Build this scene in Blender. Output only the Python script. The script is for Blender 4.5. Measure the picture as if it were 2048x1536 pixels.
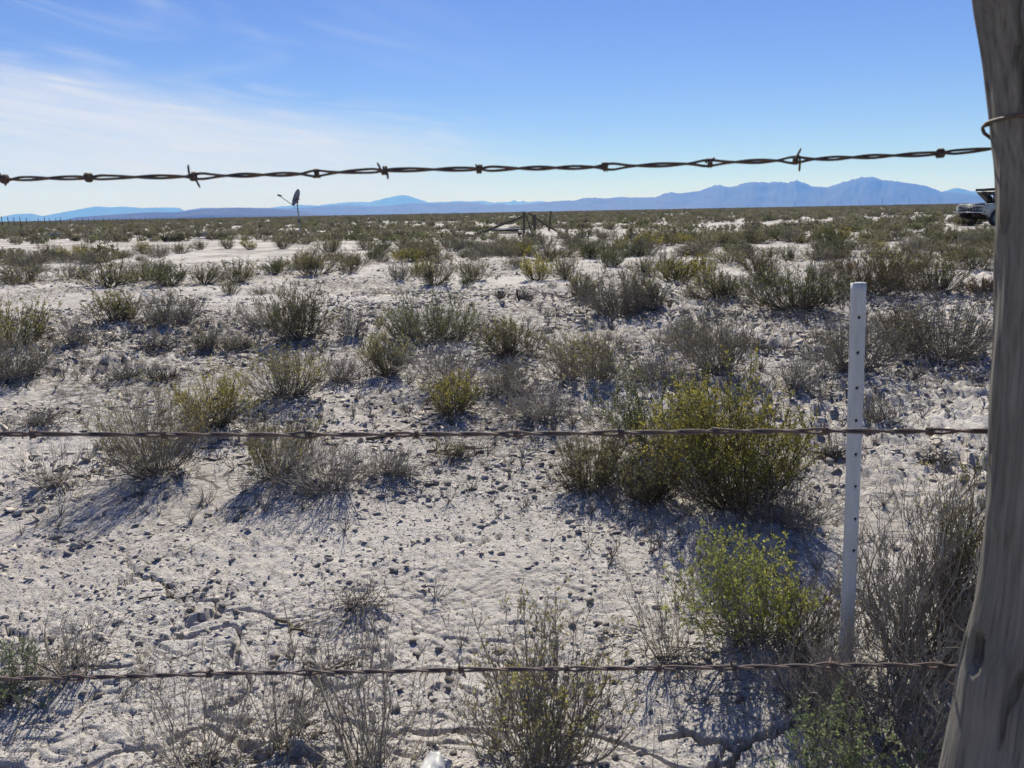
import bpy, bmesh, math, random
import numpy as np
from mathutils import Vector, Matrix

for o in list(bpy.data.objects):
    bpy.data.objects.remove(o)
scene = bpy.context.scene
COL = scene.collection
R = math.radians
rng = np.random.default_rng(7)
random.seed(7)

# ------------------------------------------------------------------ camera
F, CX, CY = 1538.0, 1024.0, 768.0          # the photograph's focal length and centre, in its own pixels
PITCH, ROLL, EYE = R(12.6), R(1.085), 1.15
cam_d = bpy.data.cameras.new('camera')
cam = bpy.data.objects.new('camera', cam_d)
COL.objects.link(cam)
scene.camera = cam
cam_d.sensor_fit = 'HORIZONTAL'
cam_d.sensor_width = 36.0
cam_d.lens = 36.0 * F / 2048.0
cam_d.clip_start = 0.05
cam_d.clip_end = 200000.0
cam_d.dof.use_dof = True
cam_d.dof.focus_distance = 4.0
cam_d.dof.aperture_fstop = 10.0
fwd = np.array([0, math.cos(PITCH), -math.sin(PITCH)])
right0 = np.array([1.0, 0, 0])
up0 = np.array([0, math.sin(PITCH), math.cos(PITCH)])
right = right0 * math.cos(ROLL) - up0 * math.sin(ROLL)
up = up0 * math.cos(ROLL) + right0 * math.sin(ROLL)
CAM = np.array([0, 0, EYE])
cam.matrix_world = Matrix(((right[0], up[0], -fwd[0], 0), (right[1], up[1], -fwd[1], 0),
                           (right[2], up[2], -fwd[2], EYE), (0, 0, 0, 1)))

# ------------------------------------------------------------------ sun, sky, exposure
SUN_AZ, SUN_EL = R(1.8), R(36.0)
sun_dir = Vector((math.sin(SUN_AZ) * math.cos(SUN_EL), math.cos(SUN_AZ) * math.cos(SUN_EL), math.sin(SUN_EL)))
sd = bpy.data.lights.new('sun', 'SUN')
sd.energy = 5.0
sd.angle = R(0.53)
sd.color = (1.0, 0.975, 0.94)
sun = bpy.data.objects.new('sun', sd)
COL.objects.link(sun)
sun.rotation_euler = (-sun_dir).to_track_quat('-Z', 'Y').to_euler()
sun.location = (0, 40, 60)

world = bpy.data.worlds.new('World')
scene.world = world
world.use_nodes = True
SKY_STRENGTH = 0.05


def build_world():
    nt = world.node_tree
    nt.nodes.clear()
    N, L = nt.nodes.new, nt.links.new

    def math_n(op, a, b=None, c=None):
        n = N('ShaderNodeMath')
        n.operation = op
        for i, v in enumerate((a, b, c)):
            if v is None:
                continue
            if hasattr(v, 'links'):
                L(v, n.inputs[i])
            else:
                n.inputs[i].default_value = v
        return n.outputs[0]

    def rng_n(v, a, b, c=0.0, d=1.0):
        n = N('ShaderNodeMapRange')
        n.interpolation_type = 'SMOOTHSTEP'
        n.inputs['From Min'].default_value = a
        n.inputs['From Max'].default_value = b
        n.inputs['To Min'].default_value = c
        n.inputs['To Max'].default_value = d
        L(v, n.inputs['Value'])
        return n.outputs['Result']

    out = N('ShaderNodeOutputWorld')
    bg = N('ShaderNodeBackground')
    bg.inputs['Strength'].default_value = SKY_STRENGTH
    sky = N('ShaderNodeTexSky')
    sky.sky_type = 'NISHITA'
    sky.sun_disc = False
    sky.sun_elevation = SUN_EL
    sky.sun_rotation = SUN_AZ
    sky.altitude = 1400
    sky.air_density = 1.0
    sky.dust_density = 0.02
    sky.ozone_density = 4.0
    hs = N('ShaderNodeHueSaturation')
    hs.inputs['Saturation'].default_value = 1.04
    hs.inputs['Hue'].default_value = 0.512
    hs.inputs['Value'].default_value = 1.0
    tint = N('ShaderNodeMix')
    tint.data_type = 'RGBA'
    tint.blend_type = 'MULTIPLY'
    tint.inputs['Factor'].default_value = 1.0
    tint.inputs[7].default_value = (0.94, 1.00, 1.24, 1)
    L(sky.outputs[0], tint.inputs[6])
    L(tint.outputs[2], hs.inputs['Color'])
    # thin cirrus: direction -> azimuth / elevation in degrees
    tc = N('ShaderNodeTexCoord')
    sep = N('ShaderNodeSeparateXYZ')
    L(tc.outputs['Generated'], sep.inputs[0])
    az = math_n('MULTIPLY', math_n('ARCTAN2', sep.outputs[0], sep.outputs[1]), 57.2958)
    el = math_n('MULTIPLY', math_n('ARCSINE', sep.outputs[2]), 57.2958)
    # height above the sheet's sloping upper edge
    edge = math_n('ADD', el, math_n('MULTIPLY', az, 0.12))
    cmb = N('ShaderNodeCombineXYZ')
    L(math_n('MULTIPLY', az, 0.085), cmb.inputs[0])
    L(math_n('MULTIPLY', edge, 0.62), cmb.inputs[1])
    n1 = N('ShaderNodeTexNoise')
    n1.inputs['Scale'].default_value = 1.0
    n1.inputs['Detail'].default_value = 7
    n1.inputs['Roughness'].default_value = 0.56
    n1.inputs['Distortion'].default_value = 0.55
    L(cmb.outputs[0], n1.inputs['Vector'])
    cmb2 = N('ShaderNodeCombineXYZ')
    L(math_n('MULTIPLY', az, 0.05), cmb2.inputs[0])
    L(math_n('MULTIPLY', math_n('ADD', el, math_n('MULTIPLY', az, 0.2)), 0.24), cmb2.inputs[1])
    cmb2.inputs[2].default_value = 4.7
    n2 = N('ShaderNodeTexNoise')
    n2.inputs['Scale'].default_value = 1.3
    n2.inputs['Detail'].default_value = 6
    n2.inputs['Roughness'].default_value = 0.55
    n2.inputs['Distortion'].default_value = 0.9
    L(cmb2.outputs[0], n2.inputs['Vector'])
    wob = math_n('MULTIPLY', math_n('SUBTRACT', n1.outputs[0], 0.5), 8.0)
    edge_w = math_n('ADD', edge, wob)
    sheet = rng_n(edge_w, 6.4, 3.4)
    sheet = math_n('MULTIPLY', sheet, rng_n(math_n('ADD', az, math_n('MULTIPLY', wob, 3.0)), 6.0, -15.0))
    streak = math_n('MULTIPLY', rng_n(n1.outputs[0], 0.46, 0.72), rng_n(edge, 7.8, 4.6))
    streak = math_n('MULTIPLY', streak, rng_n(az, 12.0, -8.0))
    wisp = math_n('MULTIPLY', rng_n(n2.outputs[0], 0.47, 0.78), rng_n(az, 6.0, -24.0))
    cloud = math_n('ADD', math_n('MULTIPLY', sheet, 0.86), math_n('MULTIPLY', streak, 0.50))
    cloud = math_n('MINIMUM', math_n('ADD', cloud, math_n('MULTIPLY', wisp, 0.40)), 0.92)
    cmb3 = N('ShaderNodeCombineXYZ')
    L(math_n('MULTIPLY', az, 0.11), cmb3.inputs[0])
    L(math_n('MULTIPLY', edge, 1.5), cmb3.inputs[1])
    cmb3.inputs[2].default_value = 9.1
    n3 = N('ShaderNodeTexNoise')
    n3.inputs['Scale'].default_value = 1.0
    n3.inputs['Detail'].default_value = 6
    n3.inputs['Roughness'].default_value = 0.6
    n3.inputs['Distortion'].default_value = 0.7
    L(cmb3.outputs[0], n3.inputs['Vector'])
    cloud = math_n('MULTIPLY', cloud, rng_n(n3.outputs[0], 0.3, 0.7, 0.78, 1.08))
    cloud = math_n('MULTIPLY', cloud, rng_n(az, -165.0, -95.0))   # the sheet thins out again behind the viewer
    mix = N('ShaderNodeMix')
    mix.data_type = 'RGBA'
    L(cloud, mix.inputs['Factor'])
    L(hs.outputs[0], mix.inputs[6])
    mix.inputs[7].default_value = (8.9, 9.5, 11.0, 1)
    L(mix.outputs[2], bg.inputs['Color'])
    L(bg.outputs[0], out.inputs['Surface'])


build_world()
vs = scene.view_settings
vs.view_transform = 'Standard'
vs.look = 'None'
vs.gamma = 1.0
vs.exposure = 0.66
vs.use_curve_mapping = False
scene.cycles.use_denoising = True
scene.cycles.denoising_input_passes = 'RGB_ALBEDO_NORMAL'
scene.cycles.max_bounces = 6
scene.cycles.diffuse_bounces = 1
scene.cycles.transmission_bounces = 4
scene.cycles.transparent_max_bounces = 8
scene.cycles.volume_bounces = 1
scene.cycles.use_adaptive_sampling = False
scene.cycles.sample_clamp_indirect = 6.0


# ------------------------------------------------------------------ picture <-> place
def ray(px, py):
    d = fwd * F + right * (px - CX) - up * (py - CY)
    return d / np.linalg.norm(d)


def at(px, py, z=0.0):                       # a point of the ground
    d = ray(px, py)
    return CAM + d * ((z - EYE) / d[2])


def at_y(px, py, Y, k=0.0):                  # a point of the vertical plane y = Y + k x
    d = ray(px, py)
    return CAM + d * (Y / (d[1] - k * d[0]))


def depth(p):
    return float(np.dot(np.asarray(p) - CAM, fwd))


# ------------------------------------------------------------------ noise
_T = np.random.default_rng(3).random((256, 256))
_A = np.random.default_rng(5).random((256, 256))
_B = np.random.default_rng(6).random((256, 256))


def vnoise(x, y):
    xi, yi = np.floor(x).astype(np.int64), np.floor(y).astype(np.int64)
    fx, fy = x - xi, y - yi
    fx, fy = fx * fx * (3 - 2 * fx), fy * fy * (3 - 2 * fy)
    a, b = _T[xi & 255, yi & 255], _T[(xi + 1) & 255, yi & 255]
    c, d = _T[xi & 255, (yi + 1) & 255], _T[(xi + 1) & 255, (yi + 1) & 255]
    return (a * (1 - fx) + b * fx) * (1 - fy) + (c * (1 - fx) + d * fx) * fy


def fbm(x, y, o=4, g=0.5):
    s, a, t = 0.0, 1.0, 0.0
    for i in range(o):
        s = s + a * vnoise(x * 2.03 ** i + 17.3 * i, y * 2.03 ** i + 9.1 * i)
        t += a
        a *= g
    return s / t


def voronoi(x, y):
    """F1, F2, and a plate field: a random level and tilt for each cell."""
    xi, yi = np.floor(x).astype(np.int64), np.floor(y).astype(np.int64)
    f1 = np.full(x.shape, 9.0)
    f2 = np.full(x.shape, 9.0)
    pl = np.zeros(x.shape)
    for i in (-1, 0, 1):
        for j in (-1, 0, 1):
            cx, cy = (xi + i) & 255, (yi + j) & 255
            dx, dy = xi + i + _A[cx, cy] - x, yi + j + _B[cx, cy] - y
            d = np.sqrt(dx * dx + dy * dy)
            p = _T[cx, cy] - 0.5 + dx * (_A[cy, cx] - 0.5) * 1.6 + dy * (_B[cy, cx] - 0.5) * 1.6
            near = d < f1
            f2 = np.where(near, f1, np.minimum(f2, d))
            pl = np.where(near, p, pl)
            f1 = np.where(near, d, f1)
    return f1, f2, pl


def sstep(x, a, b):
    t = np.clip((x - a) / (b - a), 0, 1)
    return t * t * (3 - 2 * t)


# ------------------------------------------------------------------ mesh and object helpers
def mesh_np(name, verts, faces, mat=None, smooth=False, attr=None):
    """verts (N,3); faces (M,k) or a list of such arrays; attr = per-vertex float 'tint'."""
    me = bpy.data.meshes.new(name)
    fl = faces if isinstance(faces, list) else [faces]
    fl = [np.asarray(f, dtype=np.int32) for f in fl if len(f)]
    verts = np.asarray(verts, dtype=np.float32)
    me.vertices.add(len(verts))
    me.vertices.foreach_set('co', verts.ravel())
    loops = np.concatenate([f.ravel() for f in fl])
    sizes = np.concatenate([np.full(len(f), f.shape[1], dtype=np.int32) for f in fl])
    me.loops.add(len(loops))
    me.loops.foreach_set('vertex_index', loops)
    me.polygons.add(len(sizes))
    me.polygons.foreach_set('loop_start', np.concatenate([[0], np.cumsum(sizes)[:-1]]).astype(np.int32))
    if smooth:
        me.polygons.foreach_set('use_smooth', np.ones(len(sizes), dtype=bool))
    if attr is not None:
        a = me.attributes.new('tint', 'FLOAT', 'POINT')
        a.data.foreach_set('value', np.asarray(attr, dtype=np.float32))
    me.update(calc_edges=True)
    if mat:
        me.materials.append(mat)
    return me


def link(name, me, parent=None, loc=None):
    o = bpy.data.objects.new(name, me)
    COL.objects.link(o)
    if parent is not None:
        o.parent = parent
    if loc is not None:
        o.location = loc
    return o


def tag(o, label=None, cat=None, group=None, kind=None):
    if label:
        o['label'] = label
    if cat:
        o['category'] = cat
    if group:
        o['group'] = group
    if kind:
        o['kind'] = kind
    return o


def thing(name, label, cat, loc=(0, 0, 0), rz=0.0, group=None):
    o = bpy.data.objects.new(name, None)
    o.empty_display_size = 0.1
    COL.objects.link(o)
    o.location = [float(c) for c in loc]
    o.rotation_euler = (0, 0, rz)
    return tag(o, label, cat, group)


class MB:
    """Collects boxes, bars, tubes, lathes into one mesh."""

    def __init__(self):
        self.v, self.q, self.n = [], {}, 0

    def add(self, v, f):
        v = np.asarray(v, dtype=float)
        f = np.asarray(f, dtype=np.int32)
        self.v.append(v)
        self.q.setdefault(f.shape[1], []).append(f + self.n)
        self.n += len(v)
        return self

    def box(self, c, s, rot=None, jitter=0.0):
        p = np.array([[x, y, z] for z in (-.5, .5) for y in (-.5, .5) for x in (-.5, .5)]) * np.asarray(s, float)
        if jitter:
            p = p + np.random.default_rng(int(abs(c[0] * 977 + c[1] * 31)) + 1).normal(0, jitter, p.shape)
        if rot is not None:
            p = p @ np.array(Matrix(rot)).T
        return self.add(p + np.asarray(c, float), [[0, 2, 3, 1], [4, 5, 7, 6], [0, 1, 5, 4], [2, 6, 7, 3], [0, 4, 6, 2], [1, 3, 7, 5]])

    def tube(self, pts, rad, sides=8, caps=True, squash=None):
        pts = np.asarray(pts, float)
        rad = np.broadcast_to(np.asarray(rad, float), (len(pts),))
        t = np.gradient(pts, axis=0)
        t /= np.linalg.norm(t, axis=1)[:, None] + 1e-12
        ref = np.array([0, 0, 1.0]) if abs(t[:, 2]).mean() < 0.8 else np.array([0, 1.0, 0])
        u = np.cross(t, ref)
        u /= np.linalg.norm(u, axis=1)[:, None] + 1e-12
        w = np.cross(u, t)
        a = np.arange(sides) / sides * 2 * math.pi
        sq = squash or (1, 1)
        ring = np.cos(a)[None, :, None] * u[:, None] * sq[0] + np.sin(a)[None, :, None] * w[:, None] * sq[1]
        v = (pts[:, None] + ring * rad[:, None, None]).reshape(-1, 3)
        k = len(pts)
        i, j = np.meshgrid(np.arange(k - 1), np.arange(sides), indexing='ij')
        j2 = (j + 1) % sides
        f = np.stack([i * sides + j, i * sides + j2, (i + 1) * sides + j2, (i + 1) * sides + j], -1).reshape(-1, 4)
        base = self.n
        self.add(v, f)
        if caps:
            for r0, rev in ((0, False), (k - 1, True)):
                c = pts[r0]
                ids = np.arange(sides)
                vv = np.vstack([v[r0 * sides + ids], c])
                ff = np.stack([ids, np.full(sides, sides), (ids + 1) % sides], -1)
                self.add(vv, ff[:, ::-1] if rev else ff)
        return self

    def prism(self, poly, y0, y1):
        """polygon in local x-z, extruded along y (convex or lightly concave: fan by bmesh)."""
        bm = bmesh.new()
        a = [bm.verts.new((p[0], y0, p[1])) for p in poly]
        b = [bm.verts.new((p[0], y1, p[1])) for p in poly]
        n = len(poly)
        fs = [bm.faces.new(a), bm.faces.new(b[::-1])]
        for i in range(n):
            bm.faces.new((a[i], b[i], b[(i + 1) % n], a[(i + 1) % n]))
        bmesh.ops.recalc_face_normals(bm, faces=bm.faces)
        bmesh.ops.triangulate(bm, faces=bm.faces)
        bm.verts.index_update()
        v = [list(x.co) for x in bm.verts]
        f = [[x.index for x in q.verts] for q in bm.faces]
        bm.free()
        return self.add(v, f)

    def build(self, name, mat, parent=None, smooth=False):
        me = mesh_np(name, np.vstack(self.v), [np.vstack(x) for x in self.q.values()], mat, smooth)
        return link(name, me, parent)


# ------------------------------------------------------------------ materials
def material(name, color=(0.5, 0.5, 0.5), rough=0.8, metal=0.0, var=0.0, scale=20.0, color2=None, bump=0.0, bscale=60.0,
             stretch=None, objrand=0.0):
    m = bpy.data.materials.new(name)
    m.use_nodes = True
    nt = m.node_tree
    b = nt.nodes['Principled BSDF']
    b.inputs['Roughness'].default_value = rough
    b.inputs['Metallic'].default_value = metal
    if rough >= 0.85:
        b.inputs['Specular IOR Level'].default_value = 0.08
    b.inputs['Base Color'].default_value = (*color, 1)
    N, L = nt.nodes.new, nt.links.new
    tc = N('ShaderNodeTexCoord')
    vec = tc.outputs['Object']
    if stretch:
        mp = N('ShaderNodeMapping')
        mp.inputs['Scale'].default_value = stretch
        L(vec, mp.inputs['Vector'])
        vec = mp.outputs[0]
    if color2 is not None or var:
        n = N('ShaderNodeTexNoise')
        n.inputs['Scale'].default_value = scale
        n.inputs['Detail'].default_value = 6
        n.inputs['Roughness'].default_value = 0.62
        L(vec, n.inputs['Vector'])
        r = N('ShaderNodeValToRGB')
        c2 = color2 if color2 is not None else tuple(c * (1 - var) for c in color)
        r.color_ramp.elements[0].position = 0.35
        r.color_ramp.elements[1].position = 0.65
        r.color_ramp.elements[0].color = (*c2, 1)
        r.color_ramp.elements[1].color = (*color, 1)
        L(n.outputs[0], r.inputs[0])
        col = r.outputs[0]
        if objrand:
            oi = N('ShaderNodeObjectInfo')
            hs = N('ShaderNodeHueSaturation')
            mr = N('ShaderNodeMapRange')
            mr.inputs['To Min'].default_value = 1 - objrand
            mr.inputs['To Max'].default_value = 1 + objrand
            L(oi.outputs['Random'], mr.inputs['Value'])
            L(mr.outputs[0], hs.inputs['Value'])
            L(col, hs.inputs['Color'])
            col = hs.outputs[0]
        L(col, b.inputs['Base Color'])
    if bump:
        n2 = N('ShaderNodeTexNoise')
        n2.inputs['Scale'].default_value = bscale
        n2.inputs['Detail'].default_value = 5
        L(vec, n2.inputs['Vector'])
        bp = N('ShaderNodeBump')
        bp.inputs['Strength'].default_value = 1.0
        bp.inputs['Distance'].default_value = bump
        L(n2.outputs[0], bp.inputs['Height'])
        L(bp.outputs[0], b.inputs['Normal'])
    return m


def leaf_material(name, c0, c1, c2):
    m = bpy.data.materials.new(name)
    m.use_nodes = True
    nt = m.node_tree
    N, L = nt.nodes.new, nt.links.new
    b = nt.nodes['Principled BSDF']
    b.inputs['Roughness'].default_value = 0.75
    b.inputs['Specular IOR Level'].default_value = 0.2
    out = [n for n in nt.nodes if n.type == 'OUTPUT_MATERIAL'][0]
    at_ = N('ShaderNodeAttribute')
    at_.attribute_name = 'tint'
    r = N('ShaderNodeValToRGB')
    r.color_ramp.elements[0].color = (*c0, 1)
    r.color_ramp.elements[1].color = (*c2, 1)
    e = r.color_ramp.elements.new(0.5)
    e.color = (*c1, 1)
    L(at_.outputs['Fac'], r.inputs[0])
    oi = N('ShaderNodeObjectInfo')
    mr = N('ShaderNodeMapRange')
    mr.inputs['To Min'].default_value = 0.75
    mr.inputs['To Max'].default_value = 1.2
    L(oi.outputs['Random'], mr.inputs['Value'])
    hs = N('ShaderNodeHueSaturation')
    L(r.outputs[0], hs.inputs['Color'])
    L(mr.outputs[0], hs.inputs['Value'])
    L(hs.outputs[0], b.inputs['Base Color'])
    tr = N('ShaderNodeBsdfTranslucent')
    L(hs.outputs[0], tr.inputs['Color'])
    mx = N('ShaderNodeMixShader')
    mx.inputs[0].default_value = 0.5
    L(b.outputs[0], mx.inputs[1])
    L(tr.outputs[0], mx.inputs[2])
    L(mx.outputs[0], out.inputs['Surface'])
    return m


M = {}
M['twig_grey'] = material('twig_grey', (0.25, 0.222, 0.19), 0.9, color2=(0.13, 0.115, 0.10), scale=30, objrand=0.15)
M['twig_brown'] = material('twig_brown', (0.165, 0.138, 0.095), 0.9, color2=(0.085, 0.071, 0.05), scale=30, objrand=0.2)
M['twig_dark'] = material('twig_dark', (0.09, 0.075, 0.06), 0.9, color2=(0.05, 0.04, 0.035), scale=30)
M['twig_pale'] = material('twig_pale', (0.33, 0.30, 0.265), 0.9, color2=(0.16, 0.142, 0.124), scale=30)
LEAF = {
    'grey': leaf_material('leaf_grey', (0.165, 0.152, 0.115), (0.20, 0.185, 0.13), (0.27, 0.245, 0.15)),
    'olive': leaf_material('leaf_olive', (0.15, 0.145, 0.092), (0.20, 0.19, 0.108), (0.29, 0.265, 0.12)),
    'green': leaf_material('leaf_green', (0.075, 0.09, 0.05), (0.115, 0.135, 0.065), (0.19, 0.205, 0.085)),
    'yellow': leaf_material('leaf_yellow', (0.16, 0.165, 0.055), (0.28, 0.26, 0.06), (0.42, 0.35, 0.065)),
    'bright': leaf_material('leaf_bright', (0.18, 0.21, 0.06), (0.31, 0.34, 0.08), (0.46, 0.44, 0.11)),
    'mixed': leaf_material('leaf_mixed', (0.20, 0.12, 0.075), (0.21, 0.185, 0.085), (0.33, 0.31, 0.09)),
    'red': leaf_material('leaf_red', (0.18, 0.105, 0.07), (0.18, 0.125, 0.07), (0.21, 0.175, 0.08)),
    'conifer': leaf_material('leaf_conifer', (0.08, 0.115, 0.065), (0.12, 0.16, 0.085), (0.20, 0.23, 0.11)),
}
LEAF['far'] = leaf_material('leaf_far_scrub', (0.13, 0.12, 0.085), (0.17, 0.155, 0.105), (0.22, 0.20, 0.125))
TWIG_OF = {'far': 'twig_grey', 'grey': 'twig_grey', 'olive': 'twig_brown', 'green': 'twig_brown', 'yellow': 'twig_brown', 'bright': 'twig_grey',
           'mixed': 'twig_grey', 'red': 'twig_brown', 'conifer': 'twig_grey', 'dark': 'twig_dark', 'bare': 'twig_pale'}


def ground_material():
    m = bpy.data.materials.new('clay_flat')
    m.use_nodes = True
    nt = m.node_tree
    N, L = nt.nodes.new, nt.links.new
    b = nt.nodes['Principled BSDF']
    b.inputs['Roughness'].default_value = 0.95
    b.inputs['Specular IOR Level'].default_value = 0.05
    geo = N('ShaderNodeNewGeometry')

    def noise(scale, detail=5, rough=0.6):
        n = N('ShaderNodeTexNoise')
        n.inputs['Scale'].default_value = scale
        n.inputs['Detail'].default_value = detail
        n.inputs['Roughness'].default_value = rough
        L(geo.outputs['Position'], n.inputs['Vector'])
        return n.outputs[0]

    def ramp(v, stops):
        r = N('ShaderNodeValToRGB')
        el = r.color_ramp.elements
        el[0].position, el[0].color = stops[0][0], (*stops[0][1], 1)
        el[1].position, el[1].color = stops[-1][0], (*stops[-1][1], 1)
        for p, c in stops[1:-1]:
            e = el.new(p)
            e.color = (*c, 1)
        L(v, r.inputs[0])
        return r.outputs[0]

    def mix(f, a, c):
        x = N('ShaderNodeMix')
        x.data_type = 'RGBA'
        if hasattr(f, 'links'):
            L(f, x.inputs['Factor'])
        else:
            x.inputs['Factor'].default_value = f
        L(a, x.inputs[6])
        if hasattr(c, 'links'):
            L(c, x.inputs[7])
        else:
            x.inputs[7].default_value = (*c, 1)
        return x.outputs[2]

    base = ramp(noise(0.55, 6), [(0.3, (0.50, 0.44, 0.40)), (0.5, (0.525, 0.49, 0.455)), (0.7, (0.55, 0.53, 0.50))])
    fine = ramp(noise(34, 7, 0.7), [(0.30, (0.24, 0.215, 0.195)), (0.44, (0.505, 0.47, 0.435)), (0.68, (0.62, 0.585, 0.55))])
    col = mix(0.5, base, fine)
    # duff under and between the shrubs: grey-brown plant litter
    def span(v, a_, b_, to=1.0):
        m_ = N('ShaderNodeMapRange')
        m_.interpolation_type = 'SMOOTHSTEP'
        L(v, m_.inputs['Value'])
        m_.inputs['From Min'].default_value = a_
        m_.inputs['From Max'].default_value = b_
        m_.inputs['To Max'].default_value = to
        return m_.outputs[0]

    def times(a_, b_):
        m_ = N('ShaderNodeMath')
        m_.operation = 'MULTIPLY'
        L(a_, m_.inputs[0])
        L(b_, m_.inputs[1])
        return m_.outputs[0]

    # crumbly grey soil mixed with plant litter, in broad patches broken up at hand size; its dark flecks also paint in chip shadows
    crumb_shade = times(span(noise(0.42, 5, 0.6), 0.40, 0.56), span(noise(16, 7, 0.78), 0.44, 0.54, 0.9))
    sy = N('ShaderNodeSeparateXYZ')
    L(geo.outputs['Position'], sy.inputs[0])
    crumb_shade = times(crumb_shade, span(sy.outputs[1], 1.3, 4.4))
    col = mix(crumb_shade, col, (0.15, 0.132, 0.112))
    col = mix(span(noise(1.7, 6, 0.68), 0.60, 0.74, 0.55), col, (0.24, 0.215, 0.185))
    # hairline drying cracks
    warp = N('ShaderNodeTexNoise')
    warp.inputs['Scale'].default_value = 6
    warp.inputs['Detail'].default_value = 4
    L(geo.outputs['Position'], warp.inputs['Vector'])
    wadd = N('ShaderNodeVectorMath')
    wadd.operation = 'MULTIPLY_ADD'
    L(warp.outputs['Color'], wadd.inputs[0])
    wadd.inputs[1].default_value = (0.16, 0.16, 0.0)
    L(geo.outputs['Position'], wadd.inputs[2])
    flat = N('ShaderNodeVectorMath')
    flat.operation = 'MULTIPLY'
    L(wadd.outputs[0], flat.inputs[0])
    flat.inputs[1].default_value = (1, 1, 0)
    vor = N('ShaderNodeTexVoronoi')
    vor.feature = 'DISTANCE_TO_EDGE'
    vor.inputs['Scale'].default_value = 3.6
    L(flat.outputs[0], vor.inputs['Vector'])
    line = N('ShaderNodeMapRange')
    line.inputs['From Min'].default_value = 0.006
    line.inputs['From Max'].default_value = 0.018
    line.inputs['To Min'].default_value = 1.0
    line.inputs['To Max'].default_value = 0.0
    L(vor.outputs['Distance'], line.inputs['Value'])
    crk = times(line.outputs[0], span(noise(1.1, 4, 0.6), 0.50, 0.58, 0.85))
    col = mix(crk, col, (0.11, 0.092, 0.078))
    # beyond about sixty metres the shrub cover closes over the clay
    sep = N('ShaderNodeSeparateXYZ')
    L(geo.outputs['Position'], sep.inputs[0])
    far = N('ShaderNodeMapRange')
    L(sep.outputs[1], far.inputs['Value'])
    far.inputs['From Min'].default_value = 90
    far.inputs['From Max'].default_value = 700
    far.inputs['To Max'].default_value = 0.93
    cover = ramp(noise(0.02, 6), [(0.3, (0.11, 0.108, 0.07)), (0.7, (0.19, 0.175, 0.12))])
    col = mix(far.outputs[0], col, cover)
    L(col, b.inputs['Base Color'])
    bp = N('ShaderNodeBump')
    bp.inputs['Strength'].default_value = 0.9
    bp.inputs['Distance'].default_value = 0.010
    L(noise(60, 7, 0.75), bp.inputs['Height'])
    bp2 = N('ShaderNodeBump')
    bp2.inputs['Strength'].default_value = 0.8
    bp2.inputs['Distance'].default_value = 0.03
    L(noise(22, 6, 0.7), bp2.inputs['Height'])
    L(bp.outputs[0], bp2.inputs['Normal'])
    L(bp2.outputs[0], b.inputs['Normal'])
    return m


M['ground'] = ground_material()
M['clod'] = material('dry_clay_clod', (0.50, 0.455, 0.405), 0.95, color2=(0.31, 0.275, 0.24), scale=25, bump=0.004, bscale=90, objrand=0.15)
M['pebble'] = material('grey_pebble', (0.22, 0.21, 0.19), 0.8, color2=(0.13, 0.125, 0.11), scale=40, bump=0.002, objrand=0.2)
M['rock'] = material('range_rock', (0.058, 0.06, 0.056), 0.95, color2=(0.026, 0.029, 0.027), scale=0.0022)
M['wire'] = material('rusty_wire', (0.12, 0.075, 0.055), 0.7, metal=0.25, color2=(0.055, 0.04, 0.036), scale=60, bump=0.0006, bscale=400)
M['wire_red'] = material('rusted_wire_grey', (0.145, 0.095, 0.078), 0.75, metal=0.2, color2=(0.07, 0.056, 0.052), scale=22, bump=0.0006, bscale=400)
M['old_wood'] = material('weathered_lumber', (0.15, 0.12, 0.09), 0.9, color2=(0.07, 0.056, 0.045), scale=6, stretch=(8, 8, 0.8), bump=0.01, bscale=8)
M['dark_wood'] = material('dark_lumber', (0.10, 0.085, 0.07), 0.9, color2=(0.05, 0.045, 0.04), scale=6)
M['stake'] = material('white_stake', (0.46, 0.47, 0.485), 0.55, color2=(0.36, 0.37, 0.385), scale=9, stretch=(6, 6, 1), bump=0.0008, bscale=40)
M['hole'] = material('stake_hole', (0.03, 0.03, 0.03), 0.9)
M['concrete'] = material('old_concrete', (0.36, 0.34, 0.31), 0.95, color2=(0.25, 0.235, 0.215), scale=5, bump=0.01, bscale=12)
M['plastic'] = material('white_plastic', (0.62, 0.63, 0.64), 0.45, color2=(0.40, 0.38, 0.35), scale=30)
M['white_board'] = material('white_board', (0.74, 0.72, 0.69), 0.7, color2=(0.6, 0.58, 0.55), scale=8)
M['black'] = material('black_scrap', (0.02, 0.02, 0.022), 0.6)
M['dish'] = material('dish_grey', (0.16, 0.165, 0.165), 0.5, color2=(0.11, 0.115, 0.115), scale=6)
M['dish_dark'] = material('dish_bracket', (0.045, 0.046, 0.048), 0.6)
M['galv'] = material('galvanised_pipe', (0.30, 0.30, 0.30), 0.5, metal=0.5, color2=(0.2, 0.19, 0.18), scale=8)
M['paint'] = material('faded_truck_paint', (0.44, 0.45, 0.42), 0.45, color2=(0.33, 0.33, 0.30), scale=3)
M['chrome'] = material('dull_chrome', (0.62, 0.62, 0.62), 0.25, metal=0.9, color2=(0.40, 0.39, 0.37), scale=9)
M['rust'] = material('rusty_frame', (0.07, 0.045, 0.035), 0.85, color2=(0.03, 0.025, 0.022), scale=9)
M['tyre'] = material('tyre_rubber', (0.045, 0.045, 0.046), 0.85)
M['rim'] = material('wheel_rim', (0.17, 0.19, 0.20), 0.45, metal=0.4)
M['glass'] = material('dusty_glass', (0.05, 0.06, 0.07), 0.12)
M['lamp'] = material('headlamp_glass', (0.10, 0.11, 0.12), 0.15)


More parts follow.
